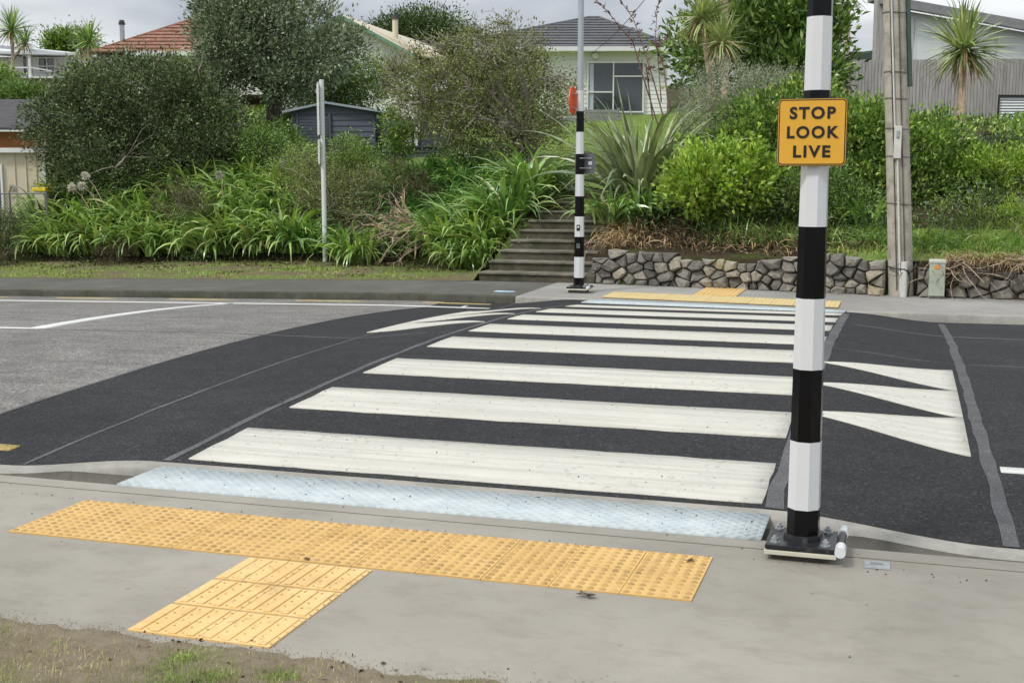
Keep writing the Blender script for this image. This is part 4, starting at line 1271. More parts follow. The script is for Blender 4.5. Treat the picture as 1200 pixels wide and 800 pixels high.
def window(h, px0, px1, py0, py1, y, mullx=(), mully=(), fr=2.2, curtain=None, name='window'):
    """recessed glazed window with a projecting white frame on plane y (front faces -y)"""
    s = h.s
    w = h.box(name, 'window_glass', px0, px1, py0, py1, y + .02, y + .05)
    mb = MB(); f = fr * s
    x0, x1, z0, z1 = h.X(px0), h.X(px1), h.Z(py1), h.Z(py0)
    mb.box(x0 - f, x1 + f, y - .05, y + .03, z1, z1 + f); mb.box(x0 - f * 1.4, x1 + f * 1.4, y - .08, y + .03, z0 - f, z0)
    mb.box(x0 - f, x0, y - .048, y + .03, z0, z1); mb.box(x1, x1 + f, y - .048, y + .03, z0, z1)
    for m_ in mullx: mb.box(h.X(m_) - f * .45, h.X(m_) + f * .45, y - .045, y + .03, z0, z1)
    for (a0, a1, m_) in mully: mb.box(h.X(a0), h.X(a1), y - .042, y + .03, h.Z(m_) - f * .45, h.Z(m_) + f * .45)
    mb.build('frame', 'white_trim', w)
    if curtain:
        for a0, a1 in curtain:
            mb = MB(); n = 10
            for k in range(n):
                u0 = h.X(a0) + (h.X(a1) - h.X(a0)) * k / n; u1 = h.X(a0) + (h.X(a1) - h.X(a0)) * (k + 1) / n
                mb.face([(u0, y + .012 + .004 * (k % 2), z0), (u1, y + .012 + .004 * ((k + 1) % 2), z0), (u1, y + .012 + .004 * ((k + 1) % 2), z1), (u0, y + .012 + .004 * (k % 2), z1)])
            mb.build('curtain', 'curtain', w)
    return w
def boards(h, name, mat, px0, px1, py0, py1, y, pitch, parent=None):
    """lapped weatherboards"""
    mb = MB(); x0, x1, z0, z1 = h.X(px0), h.X(px1), h.Z(py1), h.Z(py0)
    n = max(1, int((z1 - z0) / pitch))
    for i in range(n):
        a, b = z0 + (z1 - z0) * i / n, z0 + (z1 - z0) * (i + 1) / n
        mb.face([(x0, y - .02, a), (x1, y - .02, a), (x1, y, b), (x0, y, b)])
        mb.face([(x0, y, a), (x1, y, a), (x1, y - .02, a), (x0, y - .02, a)])
    return mb.build(name, mat, parent or h.root)

# distant hills
hr_ = np.random.default_rng(4)
def hill(name, px0, px1, py, D, mat, amp):
    ps = np.linspace(px0, px1, 60)
    top = py - amp * np.sin(np.linspace(.2, 2.9, 60)) + hr_.normal(0, .7, 60)
    V = []
    for k, p_ in enumerate(ps):
        a_ = at(p_, 240, D); b_ = at(p_, top[k], D); c_ = at(p_, top[k], D * 1.3); d_ = at(p_, 240, D * 1.6)
        V += [tuple(a_), tuple(b_), tuple(c_), (d_.x, d_.y, 0)]
    n = 60; k = np.arange(n - 1) * 4
    Fc = np.concatenate([np.stack([k + i, k + 4 + i, k + 5 + i, k + 1 + i], 1) for i in range(3)])
    o = np_mesh(name, np.array(V), Fc, mat); o['kind'] = 'structure'
simple('far_bush', (.022, .034, .026), .95, 0, .35, .05)
hill('hills', 900, 1500, 70, 420, 'far_bush', 16)
hill('hills', -500, 160, 118, 420, 'far_bush', 14)

# central white house with grey tiled hip roof
h = HB('white_house', 'white weatherboard house with grey tiled hip roof at the top of the lawn', 'house', 705, 150, 50)
boards(h, 'wall', 'wallplaster', 525, 781, 62, 156, 0, .17)
h.box('side_wall', 'wallplaster', 526, 780, 63, 160, .05, 7)
ap, ap2 = (h.X(709), 3.9, h.Z(19) + .28), (h.X(700), 4.0, h.Z(19.2) + .28)
eL, eR, bR, bL = (h.X(512), -.5, h.Z(59)), (h.X(790), -.5, h.Z(59)), (h.X(790), 8.3, h.Z(59)), (h.X(512), 8.3, h.Z(59))
apL = (h.X(694), 3.9, h.Z(19) + .28)
rf = tiles('roof', 'tile_grey', h.root, eL, eR, apL, ap, 11)
tiles('roof_side', 'tile_grey', rf, eR, bR, ap, ap, 11); tiles('roof_side', 'tile_grey', rf, bL, eL, apL, apL, 11)
mb = MB(); mb.tube([eR, ap], .08, 6); mb.tube([eL, apL], .08, 6); mb.tube([apL, ap], .09, 6); mb.build('ridge_tiles', 'tile_grey', rf)
h.box('gutter', 'white_trim', 511, 791, 58.5, 63.5, -.62, -.48)
h.box('soffit', 'wallplaster', 513, 789, 63, 63.8, -.48, .0)
window(h, 689, 752, 76, 131, -.09, (718,), ((719, 752, 91), (689, 718, 109)), 1.6, ((690, 695),))
mb = MB(); mb.cyl((h.X(697), -.2, h.Z(68)), (h.X(697), 0, h.Z(68)), .12, .16, 14); mb.build('wall_lamp', 'white_trim', h.root)
h = HB('deck_fence', 'low fence of grey horizontal boards in front of the white house', 'fence', 690, 150, 46)
mb = MB()
for k in range(5):
    mb.box(h.X(648), h.X(726), 0, .04, h.Z(150.5) + k * .142, h.Z(150.5) + k * .142 + .115)
mb.build('boards', 'grey_fence', h.root)
for p_ in (649, 687, 725): h.box('post', 'grey_fence', p_ - 1, p_ + 1, 127, 156, .04, .12)
h = HB('planter', 'small terracotta trough planter on the lawn before the grey fence', 'planter', 654, 152, 45)
mb = MB(); a_, b_ = h.X(647), h.X(661)
mb.prism([(a_ + .03, -.1, 0), (b_ - .03, -.1, 0), (b_, -.1, .16), (a_, -.1, .16)], (0, .18, 0)); mb.build('trough', 'terracotta', h.root)
mb = MB(); mb.box(a_ - .015, b_ + .015, -.115, .095, .16, .19, .004); mb.build('rim', 'terracotta', h.root)

# red tiled house
h = HB('tiled_house', 'house with a faded red tiled hip roof and a tall metal flue', 'house', 180, 66, 58)
ap = (h.X(222), 5, h.Z(17) + .64); eL, eR = (h.X(108), -.4, h.Z(63)), (h.X(330), -.4, h.Z(63)); bR, bL = (h.X(330), 10, h.Z(63)), (h.X(108), 10, h.Z(63))
ap2 = (h.X(250), 5, h.Z(17) + .64)
rf = tiles('roof', 'tile_red', h.root, eL, eR, ap, ap2, 12, .07)
tiles('roof_side', 'tile_red', rf, bL, eL, ap, ap, 12, .07)
mb = MB(); mb.tube([eL, ap], .09, 6); mb.tube([ap, ap2], .1, 6); mb.build('ridge_tiles', 'tile_red', rf)
h.box('fascia', 'white_trim', 157, 332, 61.5, 66.5, -.5, -.38); h.box('wall', 'wallplaster', 112, 325, 65, 110, .1, 9)
h.box('corner_post', 'white_trim', 150.5, 153.5, 58, 80, -.5, -.35)
mb = MB(); mb.cyl((h.X(132), 1.6, h.Z(58)), (h.X(132), 1.6, h.Z(25)), .115, .115, 14); fl = mb.build('flue', 'flue_metal', h.root)
mb = MB(); mb.cyl((h.X(132), 1.6, h.Z(25.5)), (h.X(132), 1.6, h.Z(23.5)), .16, .16, 14); mb.cyl((h.X(132), 1.6, h.Z(22.8)), (h.X(132), 1.6, h.Z(20)), .15, .10, 14); mb.build('flue_cap', 'dark_roof', fl)

# far left white house with deck
h = HB('hillside_house', 'low white house with a pale metal roof and deck at the left edge', 'house', 40, 92, 62)
h.poly('roof', 'white_roof', [(-60, -.6, 48), (96, -.6, 66), (96, -.6, 68.5), (-60, -.6, 52)], (0, 0, .02))
mb = MB(); mb.prism([(h.X(-60), -.7, h.Z(64)), (h.X(98), -.7, h.Z(67)), (h.X(94), 6, h.Z(61)), (h.X(-60), 6, h.Z(42))], (0, 0, .12)); mb.build('roof_sheet', 'white_roof', h.root)
h.box('wall', 'wallplaster', -60, 94, 66, 100, .6, 5)
window(h, 23.5, 32, 66, 85, .56, (28,), (), 1.2); window(h, 42, 60, 68, 83, .56, (51,), ((42, 60, 77),), 1.4)
h.box('veranda_post', 'white_trim', 39, 42, 64, 94, -.6, -.45); h.box('veranda_post', 'white_trim', 96, 99, 60, 86, -.6, -.45)
h.box('deck', 'white_trim', 0, 95, 91, 93, -.7, .6)
h.poly('rail', 'white_trim', [(42, -.6, 80), (66, -.6, 84), (66, -.6, 85.4), (42, -.6, 81.4)], (0, .06, 0))
h.box('rail', 'white_trim', 0, 40, 80, 81.5, -.6, -.54)

# orange weatherboard house with dark roof, and cream garage in front
h = HB('orange_house', 'small orange walled house with a dark roof behind the cream garage', 'house', 20, 180, 33)
rf = h.poly('roof', 'dark_roof', [(-60, -.4, 152), (44, -.4, 154), (51, 3.0, 152), (51, 3, 118), (22, 3.2, 112), (-60, 3.2, 112)][:2] + [(22, 3.2, 112), (-60, 3.2, 112)], (0, 0, .06))
h.poly('roof_hip', 'dark_roof', [(44, -.4, 154), (60, 5, 130), (22, 3.2, 112)], (0, 0, .05))
boards(h, 'wall', 'orange_wall', -60, 35, 155, 200, .1, .15)
h.box('side_wall', 'orange_wall', -59, 34.5, 156, 200, .15, 4)
h.box('fascia', 'white_trim', -60, 44, 153.5, 155.2, -.46, -.41)
h = HB('garage', 'cream flat roofed garage at the left edge behind the wire fence', 'garage', 20, 246, 28)
h.box('wall', 'cream_wall', -60, 58, 179, 262, 0, 4)
h.box('fascia', 'white_trim', -62, 61, 174.5, 180, -.15, 4.1, None, .01)
h.box('door', 'navy_door', -8, 3.5, 196, 246, -.05, -.01); h.box('door_frame', 'white_trim', 3.5, 6, 193, 246, -.06, -.01)
for p_ in (20, 33, 45): h.box('batten', 'cream_wall', p_, p_ + .7, 180, 262, -.025, 0)
h.box('downpipe', 'white_trim', 54, 57.5, 180, 262, -.1, -.02)
h = HB('wheelie_bin', 'bin with a yellow lid behind the wire fence', 'bin', 47, 245, 27)
h.box('bin_body', 'cream_wall', 41, 53, 224, 262, 0, .5, None, .02); h.box('lid', 'bin_yellow', 39, 55, 220, 224.5, -.03, .55, None, .02)
h = HB('wire_fence', 'chain link wire fence standing before the cream garage', 'fence', 30, 244, 26)
mb = MB(); x0, x1, z0, z1 = h.X(-30), h.X(56), h.Z(262), h.Z(227)
nn_ = 22
for k in range(-8, nn_):
    for sg_ in (1, -1):
        xa = x0 + (x1 - x0) * k / nn_; L_ = z1 - z0
        xs, xe = (xa, xa + L_) if sg_ > 0 else (xa + L_, xa)
        a_, b_ = Vector((xs, 0, z0)), Vector((xe, 0, z1))
        # trim to the panel
        if min(xs, xe) < x0 or max(xs, xe) > x1: continue
        mb.tube([a_, b_], .0025, 3)
mb.build('mesh', 'fence_wire', h.root)
for p_ in (-29, 12, 55): 
    mb = MB(); mb.cyl((h.X(p_), 0, z0), (h.X(p_), 0, z1 + .05), .022, .022, 8); mb.build('post', 'fence_wire', h.root)
mb = MB(); mb.cyl((x0, 0, z1), (x1, 0, z1), .014, .014, 6); mb.build('rail', 'fence_wire', h.root)

# navy garden shed
h = HB('garden_shed', 'dark navy garden shed with a low gable roof and roller door', 'shed', 390, 185, 30, R(-6))
boards(h, 'wall', 'navy_boards', 341, 441, 128, 215, 0, .13)
h.poly('gable', 'navy_boards', [(341, -.012, 128.5), (386, -.012, 122), (441, -.012, 131), (441, -.012, 134), (341, -.012, 134)], (0, .01, 0))
h.box('side_wall', 'navy_boards', 341.5, 440.5, 130, 215, .02, 3)
mb = MB(); yy = (-.18, 3.2)
mb.prism([(h.X(333), yy[0], h.Z(131)), (h.X(385), yy[0], h.Z(120.5)), (h.X(385), yy[0], h.Z(123)), (h.X(333), yy[0], h.Z(133.5))], (0, 3.4, 0)); r1 = mb.build('roof', 'shed_roof', h.root)
mb = MB(); mb.prism([(h.X(385), yy[0], h.Z(120.5)), (h.X(454), yy[0], h.Z(131.5)), (h.X(454), yy[0], h.Z(134)), (h.X(385), yy[0], h.Z(123))], (0, 3.4, 0)); mb.build('roof_side', 'shed_roof', r1)
mb = MB()
for k in range(14):
    z0_ = h.Z(162) + k * .038 * 1.0
    mb.box(h.X(351), h.X(386), -.06, -.04, h.Z(185) + k * (h.Z(137) - h.Z(185)) / 14, h.Z(185) + (k + .82) * (h.Z(137) - h.Z(185)) / 14)
dr = mb.build('roller_door', 'navy_door', h.root)
h.box('door_frame', 'navy_boards', 348, 350.5, 134, 186, -.07, -.02); h.box('door_frame', 'navy_boards', 386.5, 389, 134, 186, -.07, -.02)
h = HB('garden_shed', 'low dark boarded shed with pale door posts under the twiggy shrub', 'shed', 465, 190, 29)
boards(h, 'wall', 'navy_boards', 450, 530, 172, 200, 0, .12); h.box('side_wall', 'navy_boards', 451, 529, 140, 200, .03, 2)
h.box('door_post', 'white_trim', 486, 490, 150, 173, -.04, .0); h.box('door_post', 'wallplaster', 476, 483, 152, 173, -.03, .02)
h.box('fascia', 'navy_door', 449, 531, 171, 173, -.05, 0)

# white gabled house with cream metal roof
h = HB('gabled_house', 'white gabled house with cream iron roof and green barge boards', 'house', 400, 130, 46)
g0, g1 = (h.X(402), 0, h.Z(24)), (h.X(484), 0, h.Z(67)); g2 = (h.X(318), 0, h.Z(67))
r0_, r1_ = (h.X(540), 13, h.Z(38)), (h.X(640), 13, h.Z(76))
mb = MB(); mb.prism([g0, g1, (g1[0], 0, h.Z(140)), (g2[0], 0, h.Z(140)), g2], (0, .12, 0)); mb.build('wall', 'wallplaster', h.root)
def quadslab(mb, a, b, c, d, th):
    a, b, c, d = map(Vector, (a, b, c, d)); n_ = (b - a).cross(d - a).normalized()
    if n_.z < 0: n_ = -n_
    mb.prism([a, b, c, d], n_ * th)
mb = MB(); quadslab(mb, (h.X(402), -.4, h.Z(23)), (h.X(486), -.4, h.Z(67.5)), (h.X(650), 13, h.Z(66)), (h.X(545), 13, h.Z(40)), .06); rf = mb.build('roof', 'cream_roof', h.root)
mb = MB()
for k in range(1, 40):
    u = k / 40
    a_ = Vector((h.X(402), -.4, h.Z(22.4))).lerp(Vector((h.X(545), 13, h.Z(39.4))), u); b_ = Vector((h.X(486), -.4, h.Z(66.9))).lerp(Vector((h.X(650), 13, h.Z(65.4))), u)
    mb.tube([a_ + Vector((0, 0, .035)), b_ + Vector((0, 0, .035))], .02, 4)
mb.build('roof_ribs', 'cream_roof', rf)
mb = MB(); mb.prism([(h.X(402), -.46, h.Z(21.5)), (h.X(487), -.46, h.Z(66)), (h.X(487), -.46, h.Z(70)), (h.X(402), -.46, h.Z(25.5))], (0, .05, 0))
mb.prism([(h.X(402), -.46, h.Z(21.5)), (h.X(402), -.46, h.Z(25.5)), (h.X(316), -.46, h.Z(70)), (h.X(316), -.46, h.Z(66))], (0, .05, 0)); mb.build('barge_board', 'green_trim', rf)
mb = MB(); quadslab(mb, (h.X(402), -.4, h.Z(23)), (h.X(316), -.4, h.Z(67.5)), (h.X(460), 13, h.Z(66)), (h.X(545), 13, h.Z(40)), .05); mb.build('roof_side', 'cream_roof', rf)
h.box('lower_wall', 'wallplaster', 318, 484, 67, 150, .14, 8)
mb = MB(); mb.cyl((h.X(460), 1.5, h.Z(48)), (h.X(460), 1.5, h.Z(19)), .11, .11, 12); fl = mb.build('flue', 'cream_wall', h.root)
mb = MB(); mb.cyl((h.X(460), 1.5, h.Z(20)), (h.X(460), 1.5, h.Z(14.5)), .15, .13, 12); mb.build('flue_cap', 'dark_roof', fl)

# modern house right behind a timber wall
h = HB('timber_wall', 'tall wall of weathered vertical grey boards with a louvred window, right', 'timber wall', 1100, 165, 38, R(3))
mb = MB(); x0, x1 = h.X(994), h.X(1330); n_ = 88; rr_ = random.Random(3)
for k in range(n_):
    a_ = x0 + (x1 - x0) * k / n_; b_ = x0 + (x1 - x0) * (k + 1) / n_ - .012
    pxm = 994 + 336 * (k + .5) / n_
    top = h.Z(73 - (pxm - 994) * .012 + rr_.uniform(-.3, .3))
    if 1168 < pxm < 1216:
        mb.box(a_, b_, -.025 + rr_.uniform(-.004, .004), .0, h.Z(112), top); mb.box(a_, b_, -.025, .0, h.Z(215), h.Z(161.5))
    else:
        mb.box(a_, b_, -.025 + rr_.uniform(-.006, .006), .0, h.Z(215), top)
mb.build('boards', 'weathered_boards', h.root)
mb = MB(); mb.box(x0, h.X(1168), .005, .1, h.Z(215), h.Z(75)); mb.box(h.X(1216), x1, .005, .1, h.Z(215), h.Z(75)); mb.box(h.X(1168), h.X(1216), .1, .2, h.Z(215), h.Z(75)); mb.build('backing', 'fascia_grey', h.root)
wn = h.box('window', 'window_glass', 1170, 1215, 114, 160, .03, .06)
mb = MB()
for k in range(14):
    z_ = h.Z(159) + k * (h.Z(116) - h.Z(159)) / 13.5
    mb.prism([(h.X(1171), .0, z_), (h.X(1214), .0, z_), (h.X(1214), .028, z_ + .055), (h.X(1171), .028, z_ + .055)], (0, .004, 0))
mb.build('louvre_blades', 'pale_panel', wn)
mb = MB(); mb.box(h.X(1168), h.X(1170), -.045, .03, h.Z(162), h.Z(112)); mb.box(h.X(1170), h.X(1216), -.045, .03, h.Z(114), h.Z(112)); mb.box(h.X(1170), h.X(1216), -.045, .03, h.Z(162), h.Z(160.3)); mb.build('frame', 'sign_black', wn)
h = HB('modern_house', 'modern pale house with a sloping grey roof edge above the timber wall', 'house', 1100, 150, 44, R(3))
h.poly('wall', 'pale_panel', [(1026, 0, 12), (1330, 0, 62), (1330, 0, 150), (1026, 0, 150)], (0, .2, 0))
h.poly('roof_edge', 'fascia_grey', [(1020, -.5, 1), (1340, -.5, 53), (1340, -.5, 64), (1020, -.5, 11)], (0, .25, 0))
h.poly('roof', 'fascia_grey', [(1020, -.25, 1), (1340, -.25, 53), (1340, -.25, 55), (1020, -.25, 4)], (0, 1.2, 0))
h.poly('side_screen', 'weathered_boards', [(1018, -.3, 2), (1028, -.3, 4), (1028, -.3, 150), (1018, -.3, 150)], (0, .35, 0))
for a_, b_ in ((1034, 1062), (1068, 1120), (1126, 1160), (1166, 1215)):
    t0, t1 = 16 + (a_ - 1026) * .165, 16 + (b_ - 1026) * .165
    w_ = h.poly('window', 'window_pale' if 'window_pale' in M else 'pale_panel', [(a_, -.03, t0 + 4), (b_, -.03, t1 + 4), (b_, -.03, 76), (a_, -.03, 76)], (0, .02, 0))
    h.poly('frame', 'white_trim', [(a_ - 1.5, -.05, t0 + 3), (a_, -.05, t0 + 3), (a_, -.05, 78), (a_ - 1.5, -.05, 78)], (0, .03, 0), w_)
    h.poly('frame', 'white_trim', [(b_, -.05, t1 + 3), (b_ + 1.5, -.05, t1 + 3), (b_ + 1.5, -.05, 78), (b_, -.05, 78)], (0, .03, 0), w_)
# concrete drive between the bush and the big tree
dp0, dp1 = loc(240, 26.5), loc(308, 26.5); dq0, dq1 = loc(262, 40), loc(300, 40)
patch('driveway', [dp0, dp1, dq1, dq0], lambda a, b: T(a, b), 'gravel_drive', .09, .5)['kind'] = 'structure'
# service cable
mb = MB(); a_, b_ = at(693, 63, 49), at(800, -60, 26)
mb.tube([a_.lerp(b_, u) - Vector((0, 0, math.sin(u * PI) * .25)) for u in np.linspace(0, 1, 12)], .012, 4)
o = mb.build('service_cable', 'cable_black'); tag(o, 'thin dark cable running up from the white house eave', 'cable')

# ================================================================ trees and shrubs
def ground_pt(px, D, dz=0):
    x, y = loc(px, D); return (x, y, float(T(x, y)) + dz)
tree('shrub_dome', 'large round dark olive bush above the strap leaved plants, left', 'bush', ground_pt(165, 28), tuple(at(165, 200, 28)),
     [blob(165, 142, 28, 108, 68, 1.7), blob(95, 150, 28, 52, 46, 1.3), blob(232, 150, 28, 46, 54, 1.3), blob(160, 108, 28, 80, 38, 1.3), blob(165, 198, 27.6, 95, 34, 1.2), blob(110, 205, 27.4, 50, 26, 1)],
     1350, 44, .21, .082, .042, 'leaf_olive', 'bark_grey', .10, 30, .5, seed=3, twigs=120)
tree('coastal_tree', 'tall spreading tree with grey green leaves behind the round bush', 'tree', ground_pt(312, 31), tuple(at(322, 112, 31)),
     [blob(305, 38, 31, 72, 52, 1.7), blob(268, 62, 30.5, 28, 42, 1.2), blob(378, 55, 31, 40, 40, 1.2), blob(330, 2, 31, 62, 36, 1.4), blob(275, 15, 31, 34, 32, 1.2), blob(345, 90, 30.6, 40, 22, 1.0), blob(272, 92, 31, 24, 20, .8)],
     640, 56, .25, .12, .048, 'leaf_grey', 'bark', .20, 26, .5, seed=5, up=.5)
tree('shrub_dome', 'dense dark green shrub between the big tree and the navy shed', 'bush', ground_pt(385, 33), tuple(at(385, 130, 33)),
     [blob(375, 98, 34, 42, 30, 1.2), blob(425, 100, 34, 40, 26, 1.2), blob(345, 118, 33, 22, 22, .8)], 420, 40, .25, .10, .04, 'leaf_glossy', 'bark', .1, 10, seed=6)
tree('shrub_dome', 'low green bush at the foot of the big tree beside the shed', 'bush', ground_pt(312, 27.5), tuple(at(312, 165, 27.5)),
     [blob(308, 166, 27.5, 18, 12, .6), blob(328, 160, 29, 14, 12, .6)], 110, 40, .16, .07, .03, 'leaf_glossy', 'bark', .05, 8, seed=8)
tree('twiggy_shrub', 'wide twiggy half bare shrub with grey branches left of the steps', 'shrub', ground_pt(625, 26), tuple(at(622, 178, 26)),
     [blob(560, 105, 26, 96, 55, 1.6), blob(636, 110, 26, 38, 58, 1.2), blob(510, 120, 26, 56, 40, 1.3), blob(590, 65, 26, 64, 28, 1.3), blob(575, 155, 25.6, 80, 26, 1.1)],
     700, 42, .24, .070, .030, 'leaf_twiggy', 'bark_grey', .10, 80, .42, seed=9, twigs=1000)
tree('shrub_dome', 'fresh green leafy shrub in front of the navy shed', 'bush', ground_pt(462, 27), tuple(at(462, 165, 27)),
     [blob(464, 148, 27, 16, 18, .5), blob(474, 164, 27, 12, 12, .4)], 90, 36, .15, .07, .034, 'leaf_mid', 'bark', .03, 9, seed=10, twigs=20)
tree('tangled_shrub', 'tangle of brown twigs and sparse leaves beside the white sign post', 'shrub', ground_pt(388, 25.6), tuple(at(388, 245, 25.6)),
     [blob(352, 210, 26, 38, 30, .7), blob(395, 208, 26, 40, 28, .7), blob(425, 232, 25.2, 30, 28, .6), blob(385, 238, 25.6, 52, 32, .7), blob(360, 255, 25.4, 34, 24, .5)],
     460, 38, .18, .048, .022, 'leaf_twiggy', 'bark_grey', .035, 40, .4, seed=11, twigs=330)
tree('tangled_shrub', 'bright green sprawling bush just right of the white sign post', 'shrub', ground_pt(408, 26.4), tuple(at(408, 200, 26.4)),
     [blob(405, 184, 26.4, 30, 20, .6), blob(350, 190, 27, 24, 16, .6), blob(430, 192, 26.2, 20, 16, .5)], 210, 34, .16, .050, .026, 'leaf_mid', 'bark', .03, 12, seed=12, twigs=60)
tree('dead_bush', 'rusty brown dying bush behind the cut branches', 'shrub', ground_pt(455, 24.4), tuple(at(455, 240, 24.4)),
     [blob(458, 212, 24.6, 36, 26, .5), blob(440, 285, 23.8, 32, 22, .4), blob(490, 225, 24.6, 18, 18, .4)], 170, 34, .14, .038, .012, 'leaf_brown', 'bark', .03, 16, seed=13, twigs=160)
tree('dead_bush', 'wispy grey brown seedy shrub rising out of the left bed', 'shrub', ground_pt(208, 25.4), tuple(at(208, 262, 25.4)),
     [blob(208, 240, 25.2, 36, 18, .5)], 100, 40, .13, .045, .008, 'leaf_brown', 'bark_grey', .02, 20, seed=14, twigs=140, up=1)
tree('dead_bush', 'small rusty dry shrub at the front of the left bed', 'shrub', ground_pt(136, 24.9), tuple(at(136, 306, 24.9)),
     [blob(136, 298, 24.8, 18, 13, .35)], 50, 36, .11, .045, .010, 'leaf_brown', 'bark', .015, 12, seed=15, twigs=60)
tree('wild_shrub', 'low grey green weedy bush at the left edge beside the wire fence', 'bush', ground_pt(8, 25.8), tuple(at(8, 296, 25.8)),
     [blob(4, 275, 25.8, 34, 22, .6), blob(-30, 262, 25.8, 34, 26, .6)], 150, 38, .15, .05, .02, 'leaf_olive', 'bark', .03, 12, seed=16, twigs=40)
# far greenery
for i, (px, py, rx, ry, D, lf, lb) in enumerate([(500, 36, 58, 17, 72, 'leaf_dark', 'dark tree row behind the cream roofed house'), (82, 50, 24, 6, 75, 'leaf_mid', 'green tree beyond the low white house'),
        (-8, 104, 24, 20, 45, 'leaf_mid', 'pale green bush at the left edge below the cabbage tree'), (45, 116, 44, 7, 42, 'leaf_glossy', 'dark green hedge above the dark roof'),
        (104, 96, 18, 9, 48, 'leaf_mid', 'loose green shrub in front of the red tiled house'), (205, 88, 44, 5, 54, 'leaf_mid', 'low green shrubs under the red roof eave'),
        (600, 118, 60, 30, 40, 'leaf_glossy', 'dark shrub mass hidden behind the twiggy shrub'), (345, 160, 60, 18, 33, 'leaf_glossy', 'dark green undergrowth behind the navy shed')]):
    tree('tree', lb, 'tree', ground_pt(px, D), tuple(at(px, py + ry * .6, D)), [blob(px, py, D, rx, ry, ry * D / F * 1.1), blob(px - rx * .4, py + ry * .3, D, rx * .6, ry * .8, ry * D / F)],
         int(110 + rx * 4), 34, .012 * D * .75, .0033 * D * .8, .0015 * D * .8, lf, 'bark', .12, 8, seed=20 + i)

# right hand garden
tree('broadleaf_tree', 'tall glossy broad leaved tree behind the striped pole top', 'tree', ground_pt(905, 27), tuple(at(905, 120, 27)),
     [blob(940, 45, 27, 62, 58, 1.3), blob(860, 62, 27, 60, 44, 1.2), blob(905, 12, 27, 70, 32, 1.2), blob(812, 62, 26.5, 32, 46, 1.0), blob(930, 90, 26, 50, 26, 1.0)],
     560, 26, .30, .19, .085, 'leaf_glossy', 'bark_grey', .12, 20, .5, seed=31, up=.6)
tree('grey_mound_bush', 'smooth grey green mounded bush above the bright shrub', 'bush', ground_pt(860, 22), tuple(at(860, 150, 22)),
     [blob(862, 126, 22.0, 66, 52, 1.0), blob(818, 145, 21.8, 26, 42, .7), blob(905, 112, 22.2, 40, 26, .8)], 800, 46, .12, .040, .014, 'leaf_mound', 'bark_grey', .06, 12, .8, seed=32, twigs=40, up=.5)
tree('bright_shrub', 'bright yellow green glossy shrub above the stone wall', 'bush', ground_pt(850, 19.8), tuple(at(850, 240, 19.8)),
     [blob(850, 210, 19.8, 60, 38, .7), blob(815, 218, 19.4, 28, 26, .5), blob(872, 188, 19.9, 30, 28, .5), blob(835, 190, 20.1, 26, 24, .4), blob(895, 222, 19.6, 26, 24, .4)], 260, 26, .15, .105, .056, 'leaf_bright', 'bark', .035, 22, .55, seed=33, up=.6)
tree('hedge_shrub', 'leafy mid green shrub between the grey mound and the sign', 'bush', ground_pt(920, 21.6), tuple(at(920, 210, 21.6)),
     [blob(905, 152, 21.2, 62, 34, .7), blob(962, 166, 21.4, 42, 52, .9), blob(880, 172, 20.9, 50, 34, .7), blob(940, 120, 21.6, 34, 22, .6)], 680, 34, .16, .085, .045, 'leaf_mid', 'bark', .05, 20, .6, seed=34, up=.5)
tree('hedge_shrub', 'dense green hedge behind the utility pole under the timber wall', 'hedge', ground_pt(1050, 20.8), tuple(at(1050, 210, 20.8)),
     [blob(1010, 180, 20.8, 46, 50, .9), blob(1085, 192, 20.8, 56, 50, .9), blob(1030, 165, 21.2, 40, 36, .8), blob(1125, 200, 20.6, 38, 34, .7), blob(1050, 222, 20.4, 86, 28, .7)],
     760, 34, .18, .095, .050, 'leaf_mid', 'bark', .06, 24, .6, seed=35, up=.5)
tree('hedge_shrub', 'lime tipped hedge at the right edge below the louvred window', 'hedge', ground_pt(1180, 20.5), tuple(at(1180, 220, 20.5)),
     [blob(1190, 208, 20.6, 50, 32, .8), blob(1235, 214, 20.4, 50, 36, .8), blob(1150, 215, 20.2, 35, 28, .6)], 420, 32, .14, .066, .034, 'leaf_bright', 'bark', .04, 14, .6, seed=36, up=.5)
tree('wild_shrub', 'dark bush behind the sign and the bare twigs above the wall', 'bush', ground_pt(955, 19.6), tuple(at(955, 250, 19.6)),
     [blob(955, 228, 19.8, 44, 34, .6), blob(1000, 245, 19.6, 30, 22, .5), blob(900, 240, 20.2, 30, 24, .5)], 260, 36, .15, .065, .030, 'leaf_glossy', 'bark', .03, 16, seed=37, twigs=80)
tree('wild_shrub', 'sprawling light green weed bush above the rocks at the right edge', 'bush', ground_pt(1165, 18.6), tuple(at(1165, 275, 18.6)),
     [blob(1165, 262, 18.8, 44, 20, .5), blob(1200, 262, 18.8, 34, 26, .5), blob(1130, 250, 19, 26, 14, .4)], 150, 30, .15, .060, .014, 'leaf_bright', 'bark_pale', .02, 14, seed=38, twigs=70, up=.7)

